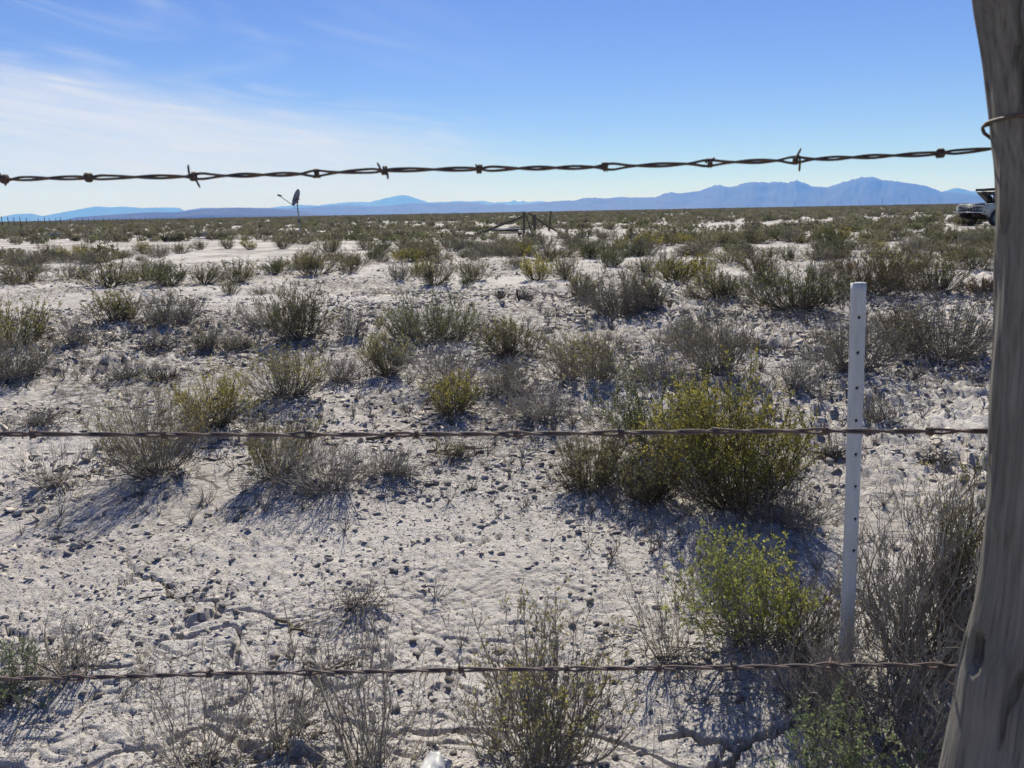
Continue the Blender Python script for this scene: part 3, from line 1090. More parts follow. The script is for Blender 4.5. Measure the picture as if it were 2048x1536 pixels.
def style(kind, d, W, H):
    """stem and leaf numbers for a shrub of a kind, by the size at which it shows."""
    px = W / d * 769
    k = float(np.clip((px / 100) ** 0.75, 0.38, 1.2))
    lf = float(np.clip(d * 0.0022, 0.007, 0.0175))
    tw = float(np.clip(d * 0.00042, 0.0015, 0.0045))
    n = int(140 * k)
    if kind == 'bare':
        return dict(n=int(95 * k), sub=6, ter=4, leaves=0, tw=tw, flare=0.8, drop=0.6, slim=0.36)
    if kind == 'dark':
        return dict(n=int(50 * k), sub=4, ter=2, leaves=0, tw=tw * 1.5, flare=0.6)
    if kind == 'grey':
        return dict(n=n, sub=6, ter=4, leaves=int(3600 * k), leaf=lf * .8, tw=tw, patch=0.2)
    if kind == 'mixed':
        return dict(n=n, sub=6, ter=4, leaves=int(5200 * k), leaf=lf * .95, tw=tw, patch=0.32)
    if kind == 'red':
        return dict(n=n, sub=6, ter=4, leaves=int(3400 * k), leaf=lf * .8, tw=tw, patch=0.2)
    if kind == 'olive':
        return dict(n=n, sub=6, ter=4, leaves=int(7600 * k), leaf=lf * 1.0, tw=tw, low=0.28, patch=0.10)
    if kind == 'conifer':
        return dict(n=int(50 * k), sub=6, ter=3, leaves=int(6500 * k), leaf=lf * .7, tw=tw, low=0.1)
    if kind == 'green':
        return dict(n=n, sub=6, ter=3, leaves=int(6500 * k), leaf=lf * .9, tw=tw, low=0.2)
    return dict(n=n, sub=6, ter=3, leaves=int(6500 * k), leaf=lf * .85, tw=tw, low=0.25)


def seat(x, y, W):
    s = max(0.02, 0.06 * W)
    return float(ground_z(np.array([x, x + s, x - s, x, x]), np.array([y, y, y, y + s, y - s])).min()) - 0.004


SPECIAL = {0: dict(n=230, leaves=21000, low=0.34, drop=0.42, leaf=0.0098), 1: dict(n=110, leaves=8500, leaf=0.010, flare=0.9), 5: dict(n=95, leaves=9000, leaf=0.0080, lean=(-0.12, 0), low=0.2),
           6: dict(n=60, lean=(0.35, 0.05), patch=0.5), 7: dict(n=120, sub=7, ter=5, tw=0.0021, drop=0.5), 8: dict(n=70, leaves=4600, leaf=0.007, low=0.5, tw=0.0018),
           9: dict(n=40, leaves=4200, leaf=0.0075), 64: dict(n=80, sub=7, ter=5, tw=0.0019, drop=0.5), 65: dict(n=60, sub=6, ter=4, tw=0.0019), 10: dict(n=85, leaves=2600, leaf=0.008, patch=0.42, tw=0.0018, sub=7, ter=4, flare=0.62), 12: dict(n=34, sub=4, ter=2, flare=1.0, tw=0.0018, drop=0.3),
           57: dict(n=26, sub=5, ter=3, drop=0.2, tw=0.0016), 58: dict(n=26, sub=5, ter=3, drop=0.2, tw=0.0016), 59: dict(n=30, sub=5, ter=3, drop=0.2, tw=0.0019),
           60: dict(n=20, sub=4, ter=3, drop=0.25, tw=0.0014), 61: dict(n=20, sub=3, ter=2, drop=0.8), 56: dict(n=26, sub=4, ter=2, drop=0.3, tw=0.0016),
           51: dict(n=14, sub=4, ter=2, leaves=420), 13: dict(patch=0.6), 16: dict(patch=0.5), 26: dict(flare=0.9)}
G_NEAR = 'shrubs growing close inside the fence'
for i, (e, (bx, by, W, H)) in enumerate(zip(NEAR, SPOTS)):
    kind = e[4]
    d = math.hypot(bx, by)
    st = style(kind, d, W, H)
    st.update(SPECIAL.get(i, {}))
    tm, lm = shrub_meshes(100 + i, kind, W * (1.0 if i in (0, 6, 7, 8, 9, 10) else 1.28), H * (1.0 if i == 0 else 1.08), **st)
    o = thing('desert_shrub', e[5], 'shrub', (bx, by, seat(bx, by, W)), 0, G_NEAR)
    link('branches', tm, o)
    if lm:
        link('foliage', lm, o)

# middle distance: four kinds, several shapes each, every shrub its own object
MID = {}
for kind in ('grey', 'olive', 'green', 'yellow', 'red', 'dark'):
    MID[kind] = []
    for s in range(4 if kind in ('olive', 'grey') else 3):
        kw = dict(n=66, sub=6, ter=2, leaves={'grey': 1300, 'olive': 2400, 'green': 3600, 'yellow': 3400, 'red': 2400, 'dark': 0}[kind], leaf=0.028, tw=0.0055,
                  low=0.15, patch=0.25 if kind in ('grey', 'red') else 0.0, K=5, drop=0.42)
        MID[kind].append(shrub_meshes(500 + 17 * s + len(kind), kind, 1.0, 0.7, **kw))
LOOK = {'grey': 'dry grey', 'olive': 'olive-grey', 'green': 'dark green', 'yellow': 'yellow-green', 'red': 'rusty-tinged', 'dark': 'dark dead'}


def where(x, y):
    """the landmark a shrub on the flat stands nearest to."""
    marks = [((DISH[0], DISH[1]), 'near the satellite dish'), ((BRACE[0], BRACE[1]), 'around the collapsed corner brace'), ((TRUCK[0], TRUCK[1]), 'near the stripped truck'),
             ((-14.0, 36.0), 'by the old concrete footings'), ((-25.0, 38.0), 'near the lone thin steel post'), ((10.0, 34.0), 'between the collapsed brace and the truck'),
             ((0.0, 24.0), 'on the bare flat before the collapsed brace'), ((-11.0, 23.0), 'on the bare flat before the concrete footings'), ((13.0, 23.0), 'on the bare flat before the truck'),
             ((-9.0, 14.5), 'in the dense row behind the clay clearing'), ((-1.5, 14.0), 'in the open row behind the clay clearing'), ((5.0, 14.5), 'behind the big grey clearing shrub'),
             ((-5.0, 29.0), 'between the satellite dish and the collapsed brace'), ((-17.0, 29.0), 'between the steel post and the dish'), ((5.0, 28.0), 'in front of the lone timber post'),
             ((18.0, 29.0), 'on the shrubby rise before the truck'), ((0.0, 42.0), 'behind the collapsed corner brace'), ((-8.0, 42.0), 'behind the satellite dish'),
             ((11.0, 15.5), 'behind the reddish shrub and white stake')]
    return min(marks, key=lambda m: (m[0][0] - x) ** 2 + (m[0][1] - y) ** 2)[1]


def place_mid(kind, x, y, W, H, g):
    tm, lm = MID[kind][g.integers(0, len(MID[kind]))]
    size = ('tiny' if W < 0.45 else 'small' if W < 0.58 else 'broad' if W > 0.9 else 'upright' if H / W > 0.6 else 'flat' if H / W < 0.48 else 'rounded')
    lab = '%s %s shrub %s' % (size, LOOK[kind], where(x, y))
    o = thing('desert_shrub', lab, 'shrub', (x, y, seat(x, y, W)), float(g.uniform(0, 6.28)), lab.replace('shrub', 'shrubs', 1))
    o.scale = (W * 1.22, W * float(g.uniform(1.0, 1.35)), H / 0.7)
    link('branches', tm, o)
    if lm:
        link('foliage', lm, o)


DISH = at(600, 474)
TRUCK = np.array([24.5, 38.5, 0.0])
BRACE = at(1062, 472)
g = np.random.default_rng(21)
taken = [(bx, by, W) for bx, by, W, H in SPOTS]
for e, (bx, by, W, H) in zip(ROW, ROWSPOTS):
    place_mid(e[4], bx, by, W, H * 1.05, g)
    taken.append((bx, by, W))
KEEP_CLEAR = []                              # (x, y, radius) of scrap, posts and the truck


def openness(x, y):
    """where the flat stays bare."""
    return float(fbm(np.array([x * 0.13 + 9]), np.array([y * 0.22 + 2]), 3)[0])


def clear(x, y):
    for (bx, by, W) in taken:
        if (x - bx) ** 2 + (y - by) ** 2 < (0.42 * W + 0.15) ** 2:
            return False
    for (bx, by, r_) in KEEP_CLEAR:
        if (x - bx) ** 2 + (y - by) ** 2 < r_ * r_:
            return False
    return True


KEEP_CLEAR += [(DISH[0], DISH[1], 1.0), (DISH[0] * .94, DISH[1] * .94, 1.0), (BRACE[0] - 0.6, BRACE[1], 1.5), (BRACE[0] - 1.6, BRACE[1] - 0.3, 1.0), (BRACE[0] + 1.2, BRACE[1] + .3, 1.0),
               (BRACE[0] * .95 - .3, BRACE[1] * .95, 1.5), (BRACE[0] * .9 - .3, BRACE[1] * .9, 1.4), (BRACE[0] * .86 - .3, BRACE[1] * .86, 1.2), (BRACE[0] - 2.4, BRACE[1] - 1.0, 1.0), (-15.0, 38.0, 1.6), (-14.0, 36.0, 1.5), (-16.5, 38.0, 1.5), (-23.0, 38.0, 1.0), (24.2, 41.0, 3.4)]
KEEP_CLEAR += [(TRUCK[0] * k, TRUCK[1] * k, 2.6) for k in (1.05, 1.0, 0.95, 0.9, 0.85)]
KINDS = ['olive'] * 6 + ['grey'] * 6 + ['green'] * 2 + ['yellow'] + ['red']
budget = 300 - len(NEAR) - len(ROW)
cand = []
g = np.random.default_rng(33)
while len(cand) < 430:
    a = g.uniform(R(-38), R(38))
    r_ = math.sqrt(g.uniform(18 ** 2, 44 ** 2))
    x, y = r_ * math.sin(a), r_ * math.cos(a)
    if openness(x, y) < 0.49 or not clear(x, y):
        continue
    W = float(g.uniform(0.38, 0.95))
    taken.append((x, y, W))
    cand.append((r_, x, y, W, float(W * g.uniform(0.42, 0.65)), KINDS[g.integers(0, len(KINDS))]))
cand.sort()
for c in cand[:budget]:
    place_mid(c[5], c[1], c[2], c[3], c[4], g)

# far scrub: thousands of shrubs that run together towards the horizon
lib = bpy.data.collections.new('scrub_shapes')
for k, kind in enumerate(['olive', 'far', 'grey', 'green', 'far', 'far', 'grey', 'far']):
    tv, tq, lv, lf, lt = shrub_arrays(900 + k, 1.0, 0.7, n=16, sub=4, ter=0, leaves=520, leaf=0.085, tw=0.013, low=0.12, K=3)
    me = mesh_np('scrub', np.vstack([tv, lv]), np.vstack([tq, lf + len(tv)]), M[TWIG_OF[kind]], attr=np.concatenate([np.zeros(len(tv)), lt]))
    me.materials.append(LEAF[kind])
    mi = np.zeros(len(tq) + len(lf), dtype=np.int32)
    mi[len(tq):] = 1
    me.polygons.foreach_set('material_index', mi)
    so = bpy.data.objects.new('scrub', me)
    lib.objects.link(so)


def scatter(n, r0, r1, thr, w0, w1, seed):
    g_ = np.random.default_rng(seed)
    a = g_.uniform(R(-46), R(46), n)
    r_ = np.sqrt(g_.uniform(r0 * r0, r1 * r1, n))
    x, y = r_ * np.sin(a), r_ * np.cos(a)
    op = fbm(x * 0.13 + 9, y * 0.22 + 2, 3)
    keep = op > thr
    for (bx, by, q) in KEEP_CLEAR:
        keep &= (x - bx) ** 2 + (y - by) ** 2 > q * q
    x, y = x[keep], y[keep]
    return np.stack([x, y, g_.uniform(w0, w1, len(x))], -1)


extra = np.array([(c[1], c[2], c[3]) for c in cand[budget:]])
pts = np.vstack([extra, scatter(1400, 42, 66, 0.51, 0.4, 0.95, 1), scatter(7500, 66, 160, 0.485, 0.5, 1.15, 2), scatter(15000, 160, 520, 0.42, 0.8, 1.7, 3),
                 scatter(12000, 520, 1500, 0.2, 1.4, 2.6, 4)])
xyz = np.stack([pts[:, 0], pts[:, 1], ground_z(pts[:, 0], pts[:, 1], False) - 0.02], -1)
sm = bpy.data.meshes.new('far_scrub')
sm.vertices.add(len(xyz))
sm.vertices.foreach_set('co', xyz.astype(np.float32).ravel())
av = sm.attributes.new('size', 'FLOAT', 'POINT')
av.data.foreach_set('value', pts[:, 2].astype(np.float32))
far_scrub = link('far_scrub', sm)
tag(far_scrub, 'olive-grey scrub running together towards the horizon', 'scrub', kind='stuff')
ng = bpy.data.node_groups.new('scatter_scrub', 'GeometryNodeTree')
ng.interface.new_socket('Geometry', in_out='INPUT', socket_type='NodeSocketGeometry')
ng.interface.new_socket('Geometry', in_out='OUTPUT', socket_type='NodeSocketGeometry')
gi, go = ng.nodes.new('NodeGroupInput'), ng.nodes.new('NodeGroupOutput')
iop = ng.nodes.new('GeometryNodeInstanceOnPoints')
ci = ng.nodes.new('GeometryNodeCollectionInfo')
ci.inputs['Collection'].default_value = lib
ci.inputs['Separate Children'].default_value = True
ci.inputs['Reset Children'].default_value = True
rv = ng.nodes.new('FunctionNodeRandomValue')
rv.data_type = 'FLOAT_VECTOR'
rv.inputs['Min'].default_value = (0, 0, 0)
rv.inputs['Max'].default_value = (0, 0, 6.283)
rs = ng.nodes.new('FunctionNodeRandomValue')
rs.data_type = 'FLOAT_VECTOR'
rs.inputs['Min'].default_value = (0.85, 0.85, 0.6)
rs.inputs['Max'].default_value = (1.25, 1.25, 1.05)
rs.inputs['Seed'].default_value = 4
na = ng.nodes.new('GeometryNodeInputNamedAttribute')
na.data_type = 'FLOAT'
na.inputs['Name'].default_value = 'size'
vm = ng.nodes.new('ShaderNodeVectorMath')
vm.operation = 'SCALE'
gl = ng.links.new
gl(rs.outputs[0], vm.inputs[0])
gl(na.outputs[0], vm.inputs['Scale'])
gl(gi.outputs[0], iop.inputs['Points'])
gl(ci.outputs[0], iop.inputs['Instance'])
iop.inputs['Pick Instance'].default_value = True
gl(rv.outputs[0], iop.inputs['Rotation'])
gl(vm.outputs[0], iop.inputs['Scale'])
gl(iop.outputs[0], go.inputs[0])
md = far_scrub.modifiers.new('scatter', 'NODES')
md.node_group = ng


# ------------------------------------------------------------------ clods and stones on the clay
def lump(seed, flat=0.7, sub=True):
    g_ = np.random.default_rng(seed)
    bm = bmesh.new()
    bmesh.ops.create_icosphere(bm, subdivisions=1, radius=1.0)
    v = np.array([x.co[:] for x in bm.verts])
    f = np.array([[x.index for x in q.verts] for q in bm.faces])
    bm.free()
    if sub:                                   # octahedron split once: 32 triangles
        bm = bmesh.new()
        o8 = [bm.verts.new(c) for c in ((1, 0, 0), (-1, 0, 0), (0, 1, 0), (0, -1, 0), (0, 0, 1), (0, 0, -1))]
        for a, b, c in ((0, 2, 4), (2, 1, 4), (1, 3, 4), (3, 0, 4), (2, 0, 5), (1, 2, 5), (3, 1, 5), (0, 3, 5)):
            bm.faces.new((o8[a], o8[b], o8[c]))
        bmesh.ops.subdivide_edges(bm, edges=bm.edges, cuts=1, use_grid_fill=True)
        bmesh.ops.triangulate(bm, faces=bm.faces)
        bm.verts.index_update()
        v = np.array([x.co[:] for x in bm.verts])
        f = np.array([[x.index for x in q.verts] for q in bm.faces])
        bm.free()
        v /= np.linalg.norm(v, axis=1, keepdims=True)
    v = v * (1 + g_.normal(0, 0.26, (len(v), 1))) * np.array([1, g_.uniform(.5, 1), flat]) + g_.normal(0, 0.09, v.shape)
    return v * 0.5, f


LUMPS = [lump(40 + i, 0.40 + 0.08 * (i % 5)) for i in range(12)]
SMALL = [lump(80 + i, 0.34 + 0.10 * (i % 5), False) for i in range(14)]
clod_me = [mesh_np('clod', v, f, M['clod'], smooth=False) for v, f in LUMPS]
stone_me = [mesh_np('stone', v, f, M['pebble'], smooth=False) for v, f in LUMPS]


def lump_field(n, r0, r1, s_lo, s_hi, seed, pw=2.2, thr=0.42):
    g_ = np.random.default_rng(seed)
    a = g_.uniform(R(-41), R(41), n)
    r_ = np.sqrt(g_.uniform(r0 * r0, r1 * r1, n))
    x, y = r_ * np.sin(a), r_ * np.cos(a)
    dens = fbm(x * 1.3 + 3, y * 1.3 + 44, 4)
    keep = dens > thr + g_.normal(0, 0.045, n)
    x, y = x[keep], y[keep]
    s = s_lo + (s_hi - s_lo) * g_.random(len(x)) ** pw
    return np.stack([x, y, s], -1)


fields = np.vstack([lump_field(13000, 1.3, 3.4, 0.0035, 0.026, 1, 6.0, 0.49), lump_field(16000, 1.4, 3.4, 0.003, 0.0075, 9, 1.5, 0.46), lump_field(15000, 3.0, 6.0, 0.008, 0.044, 2, 3.4, 0.455),
                    lump_field(22000, 6.0, 12.0, 0.018, 0.062, 3, 2.2, 0.455), lump_field(6000, 12.0, 22.0, 0.025, 0.08, 4, 2.0, 0.48)])
# heaps the photograph shows: broken crust and rocks
HEAPS = [(280, 1165, 70, 16), (350, 1110, 60, 14), (490, 1275, 46, 7), (160, 1185, 120, 16), (470, 1150, 70, 16), (1170, 1180, 90, 18), (850, 1165, 80, 16), (790, 1120, 70, 12),
         (1210, 1260, 70, 12), (1000, 1290, 50, 8), (370, 1210, 110, 18), (620, 1130, 80, 12), (980, 905, 60, 10), (1240, 1060, 60, 12), (1150, 1040, 80, 14), (330, 1045, 50, 10)]
g = np.random.default_rng(55)
heap = []
for (px, py, w, n) in HEAPS:
    for k in range(n):
        p = at(px + g.normal(0, w * 0.35), py + g.normal(0, w * 0.16))
        heap.append((p[0], p[1], float(0.006 + 0.024 * g.random() ** 2)))
fields = np.vstack([np.array(heap), fields])
rr = np.hypot(fields[:, 0], fields[:, 1])
infr = (np.abs(np.arctan2(fields[:, 0], fields[:, 1])) < R(34)) & (rr > 1.45)
order = np.argsort(-(fields[:, 2] / rr) * infr)
big, rest = fields[order[:298]], fields[order[298:]]
zb = ground_z(big[:, 0], big[:, 1])
for k, ((x, y, s), z) in enumerate(zip(big, zb)):
    st = (k * 7919) % 100 < 10
    o = link('stone' if st else 'clay_clod', (stone_me if st else clod_me)[k % 12], ground, (x, y, z + 0.12 * s))
    o.rotation_euler = (g.uniform(-.3, .3), g.uniform(-.3, .3), g.uniform(0, 6.28))
    o.scale = (s * g.uniform(.8, 1.25), s * g.uniform(.7, 1.1), s * g.uniform(.7, 1.15))
zr = ground_z(rest[:, 0], rest[:, 1])
VV, FF, off = [], [], 0
near_n = len(SMALL)
for i in range(6):                            # plain eight-sided chips for the far ones
    v = np.array([(1, 0, 0), (-1, 0, 0), (0, 1, 0), (0, -1, 0), (0, 0, 1), (0, 0, -1)], float)
    v = v * (1 + g.normal(0, 0.2, (6, 1))) * np.array([1.25, g.uniform(.8, 1.2), 0.20 + 0.07 * i]) + g.normal(0, 0.12, v.shape)
    SMALL.append((v * 0.55, np.array([(0, 2, 4), (2, 1, 4), (1, 3, 4), (3, 0, 4), (2, 0, 5), (1, 2, 5), (3, 1, 5), (0, 3, 5)])))
pick = g.integers(0, near_n, len(rest))
farsel = (np.hypot(rest[:, 0], rest[:, 1]) > 3.4) | (rest[:, 2] < 0.006)
pick[farsel] = g.integers(near_n, len(SMALL), int(farsel.sum()))
yaw = g.uniform(0, 6.28, len(rest))
for m in range(len(SMALL)):
    sel = np.where(pick == m)[0]
    v, f = SMALL[m]
    c, s_ = np.cos(yaw[sel]), np.sin(yaw[sel])
    X = v[None, :, 0] * c[:, None] - v[None, :, 1] * s_[:, None]
    Y = v[None, :, 0] * s_[:, None] + v[None, :, 1] * c[:, None]
    Z = np.broadcast_to(v[None, :, 2], X.shape)
    P = np.stack([X, Y, Z], -1) * rest[sel, 2][:, None, None] * np.stack([g.uniform(.6, 1.7, len(sel)), g.uniform(.5, 1.1, len(sel)), g.uniform(.5, 1.25, len(sel))], -1)[:, None]
    tl = g.normal(0, 0.3 if m < near_n else 0.42, (len(sel), 2))
    P[:, :, 2] += P[:, :, 0] * tl[:, None, 0] + P[:, :, 1] * tl[:, None, 1]
    P += np.stack([rest[sel, 0], rest[sel, 1], zr[sel] + 0.10 * rest[sel, 2]], -1)[:, None]
    VV.append(P.reshape(-1, 3))
    FF.append((f[None] + (np.arange(len(sel)) * len(v))[:, None, None] + off).reshape(-1, 3))
    off += len(sel) * len(v)
rubble = link('clay_rubble', mesh_np('clay_rubble', np.vstack(VV), np.vstack(FF), M['clod']), ground)
tag(rubble, kind='stuff')

# dead twigs and stalks lying and standing on the clay
g = np.random.default_rng(77)


def litter(n, r0, r1, near_shrubs, stand, l0, l1, rad):
    out = []
    if near_shrubs:
        S = np.array([s for s in SPOTS])
        k = g.integers(0, len(S), n)
        a = g.uniform(0, 6.28, n)
        q = np.abs(g.normal(0, 0.55, n)) * S[k, 2]
        x, y = S[k, 0] + q * np.cos(a), S[k, 1] + q * np.sin(a)
    else:
        a = g.uniform(R(-40), R(40), n)
        r_ = np.sqrt(g.uniform(r0 * r0, r1 * r1, n))
        x, y = r_ * np.sin(a), r_ * np.cos(a)
        keep = fbm(x * 0.8 + 15, y * 0.8 + 4, 3) > 0.47
        x, y = x[keep], y[keep]
    m = len(x)
    z = ground_z(x, y)
    yaw_ = g.uniform(0, 6.28, m)
    el = np.abs(g.normal(0, 0.12, m)) if not stand else g.uniform(0.7, 1.5, m)
    ln = g.uniform(l0, l1, m) * (1 + 0.06 * np.hypot(x, y))
    d = np.stack([np.cos(yaw_) * np.cos(el), np.sin(yaw_) * np.cos(el), np.sin(el)], -1)
    p0 = np.stack([x, y, z + 0.003], -1)
    s = np.linspace(0, 1, 4)
    P = p0[:, None] + d[:, None] * (ln[:, None] * s[None])[:, :, None]
    w = np.cumsum(g.normal(0, 1, (m, 4, 3)), axis=1) * (ln * 0.07)[:, None, None]
    w[:, 0] = 0
    P += w
    P[:, :, 2] = np.maximum(P[:, :, 2], p0[:, None, 2])
    rd = rad * (1 + 0.22 * np.hypot(x, y))[:, None] * np.array([1, .85, .7, .4])[None]
    return ribbons(P, rd)


v1, q1 = litter(7000, 0, 0, True, False, 0.03, 0.10, 0.0010)
v2, q2 = litter(6000, 1.2, 9, False, False, 0.02, 0.09, 0.0009)
lit = link('dead_twigs', mesh_np('dead_twigs', np.vstack([v1, v2]), np.vstack([q1, q2 + len(v1)]), M['twig_brown']))
tag(lit, 'broken dead twigs strewn over the clay', 'twigs', kind='stuff')
v1, q1 = litter(3600, 0, 0, True, True, 0.02, 0.09, 0.0007)
v2, q2 = litter(4200, 1.2, 9, False, True, 0.02, 0.10, 0.0006)
lit2 = link('dry_stalks', mesh_np('dry_stalks', np.vstack([v1, v2]), np.vstack([q1, q2 + len(v1)]), M['twig_grey']))
tag(lit2, 'thin dry stalks standing out of the clay', 'dry grass', kind='stuff')

# small dry tufts that fill the gaps between the shrubs
n_t = 2600
a = g.uniform(R(-39), R(39), n_t)
r_ = np.sqrt(g.uniform(1.6 ** 2, 14 ** 2, n_t))
tx, ty = r_ * np.sin(a), r_ * np.cos(a)
dens = np.zeros(n_t)
for (bx, by, W, H) in SPOTS:
    dens += np.exp(-((tx - bx) ** 2 + (ty - by) ** 2) / (1.1 * W) ** 2)
keep = dens + g.normal(0, 0.14, n_t) > 0.30
tx, ty = tx[keep], ty[keep]
per = 13
idx = np.repeat(np.arange(len(tx)), per)
tr = np.hypot(tx, ty)[idx]
hgt = (g.uniform(0.03, 0.13, len(tx)) * (0.7 + 0.05 * np.hypot(tx, ty)))[idx] * g.uniform(0.5, 1.1, len(idx))
az_ = g.uniform(0, 6.28, len(idx))
out_ = g.uniform(0.1, 0.9, len(idx)) * hgt
tz = ground_z(tx, ty)[idx]
s = np.linspace(0, 1, 4)
P = np.stack([tx[idx][:, None] + (out_ * np.cos(az_))[:, None] * s ** .8, ty[idx][:, None] + (out_ * np.sin(az_))[:, None] * s ** .8, tz[:, None] - 0.004 + hgt[:, None] * s], -1)
wv = np.cumsum(g.normal(0, 1, P.shape), axis=1) * (hgt * 0.06)[:, None, None]
wv[:, 0] = 0
v1, q1 = ribbons(P + wv, (0.00045 + 0.00022 * tr)[:, None] * np.array([1, .85, .65, .3])[None])
tag(link('dry_tufts', mesh_np('dry_tufts', v1, q1, M['twig_grey'])), 'small dry grey tufts between the shrubs', 'dry grass', kind='stuff')

# a few thicker sticks
STICKS = [((610, 1318), (690, 1342), 0.006, 'forked grey stick on the clay by the lowest wire'), ((640, 1345), (712, 1318), 0.005, 'short grey stick crossing a forked one by the lowest wire'),
          ((735, 880), (805, 872), 0.012, 'dark broken branch lying behind the middle wire'), ((850, 905), (985, 900), 0.005, 'thin dark branch lying near the yellow-green seedling'),
          ((290, 1192), (410, 1190), 0.0035, 'long thin pale stick on stony clay'), ((560, 1235), (620, 1262), 0.006, 'short brown stick on open clay')]
for (a, b, r_, lab) in STICKS:
    A, B = at(*a), at(*b)
    s = np.linspace(0, 1, 9)
    P = A[None] * (1 - s[:, None]) + B[None] * s[:, None]
    P[:, :2] += g.normal(0, 0.006, (9, 2))
    P[:, 2] = ground_z(P[:, 0], P[:, 1]) + r_ * 0.8
    P[:, 2] = np.convolve(np.pad(P[:, 2], 2, mode='edge'), np.ones(5) / 5, 'valid') + 0.003
    mb = MB().tube(P, r_ * (1 - 0.6 * s) * (1 + g.normal(0, .1, 9)), 6)
    k = 5
    mb.tube(np.stack([P[k], P[k] + (0.03, 0.02, 0.01), P[k] + (0.055, 0.03, 0.005)]), [r_ * .5, r_ * .4, r_ * .2], 5)
    tag(mb.build('stick', M['twig_brown']), lab, 'stick', 'sticks lying on the clay')

# ------------------------------------------------------------------ the barbed-wire fence
WY, WK = 1.09, -0.02


def smooth_path(pts, n):
    """pixel polyline -> evenly sampled 3-D curve in the fence plane"""
    p = np.array(pts, float)
    xs = np.linspace(p[0, 0], p[-1, 0], n)
    ys = np.interp(xs, p[:, 0], p[:, 1])
    ker = np.hanning(41)
    ker /= ker.sum()
    pad = np.concatenate([ys[0] + (ys[0] - ys[20:0:-1]), ys, ys[-1] + (ys[-1] - ys[-2:-22:-1])])
    ys = np.convolve(pad, ker, 'valid')
    return np.array([at_y(x, y, WY, WK) for x, y in zip(xs, ys)])


def barbed_wire(label, pts, barbs, mat, seed, phase=0.0, half=0.058, rs_=0.0019, blen=0.016):
    g_ = np.random.default_rng(seed)
    C = smooth_path(pts, 520)
    seg = np.linalg.norm(np.diff(C, axis=0), axis=1)
    S = np.concatenate([[0], np.cumsum(seg)])
    root = thing('barbed_wire', label, 'wire', C[len(C) // 2], 0, 'barbed wires of the fence')
    base = C[len(C) // 2]
    C = C - base
    T = np.gradient(C, axis=0)
    T /= np.linalg.norm(T, axis=1)[:, None]
    U = np.cross(T, [0, 1.0, 0])
    U /= np.linalg.norm(U, axis=1)[:, None]
    Wv = np.cross(T, U)
    bs = []
    for (bx, ang, *ln_) in barbs:
        py = np.interp(bx, [p[0] for p in pts], [p[1] for p in pts])
        q = at_y(bx, py, WY, WK) - base
        bs.append((int(np.argmin(np.linalg.norm(C - q, axis=1))), ang, ln_[0] if ln_ else 0.8))
    opening = np.zeros(len(S))
    for (i, ang, _l) in bs:
        opening += np.exp(-((S - S[i] - g_.choice([-1, 1]) * 0.006) / 0.017) ** 2)
    ph = phase + math.pi * S / half + 0.5 * np.sin(S * 17 + seed)
    off = 0.0019 + 0.0022 * np.clip(opening, 0, 1)
    for k in (0, 1):
        c, s = np.cos(ph + k * math.pi), np.sin(ph + k * math.pi)
        P = C + U * (c * off)[:, None] + Wv * (s * off)[:, None]
        mb = MB()
        mb.tube(P, rs_ * (1 + 0.06 * np.sin(S * 90 + k)), 6)
        mb.build('strand', mat, root, True)
    for (i, ang, fl_) in bs:
        mb = MB()
        n = 30
        a = np.linspace(0, 2 * math.pi * 2.1, n) + ang
        rad_ = 0.0052
        P = C[i] + T[i] * np.linspace(-0.0036, 0.0036, n)[:, None] + (U[i] * np.cos(a)[:, None] + Wv[i] * np.sin(a)[:, None]) * rad_
        d0 = -(-U[i] * math.sin(a[0]) + Wv[i] * math.cos(a[0]))
        d1 = (-U[i] * math.sin(a[-1]) + Wv[i] * math.cos(a[-1]))
        h = np.linspace(1, 0.15, 5)[:, None] * blen * fl_
        sk0, sk1 = g_.uniform(-.5, .5), g_.uniform(-.5, .5)
        lead = P[0] + (d0 + T[i] * sk0) * h
        tail = P[-1] + (d1 + T[i] * sk1) * h[::-1]
        full = np.vstack([lead, P, tail])
        rr_ = np.full(len(full), 0.0016)
        rr_[0] = rr_[-1] = 0.0004
        mb.tube(full, rr_, 5)
        mb.build('barb', mat, root, True)
    return root


barbed_wire('top barbed wire, the dark strand seen against the sky', [(-420, 372), (0, 358), (180, 355), (385, 353), (635, 347), (770, 340), (957, 338), (1212, 334), (1420, 326), (1595, 320), (1880, 307), (1990, 297), (2080, 290), (2300, 280)],
            [(-210, .4), (8, 1.4, .5), (180, 0.1, .2), (385, 1.2, .95), (635, 3.0, .3), (770, 1.9, .8), (957, .2, .15), (1212, 4.7, .25), (1420, 5.5, .3), (1595, 1.7, 1.0), (1880, 2.9, .15)], M['wire'], 1, 0.3)
barbed_wire('middle barbed wire, rust-brown, crossing in front of the white stake', [(-420, 866), (0, 868), (500, 870), (1000, 868), (1240, 866), (1430, 863), (1650, 862), (1860, 863), (1985, 862), (2100, 861), (2300, 860)],
            [(-200, 1.0), (70, .2), (330, 2.0), (620, .9), (830, 2.5), (1030, .1), (1240, 1.0), (1432, .3, .15), (1650, 1.5, .9), (1862, 4.4, .3)], M['wire_red'], 2, 1.2, 0.062, 0.0021)
barbed_wire('lowest barbed wire, strung just above the dead stems', [(-420, 1366), (0, 1358), (300, 1352), (420, 1347), (600, 1345), (780, 1343), (920, 1339), (1120, 1338), (1320, 1336), (1480, 1335), (1660, 1331), (1800, 1330), (1920, 1333), (2050, 1334), (2250, 1335)],
            [(-150, .5), (160, 3.2), (418, 4.7), (620, .2), (925, 1.0), (1135, 2.6), (1320, 4.3), (1470, .7), (1665, .1), (1880, .2)], M['wire_red'], 3, 2.0, 0.055, 0.0019)

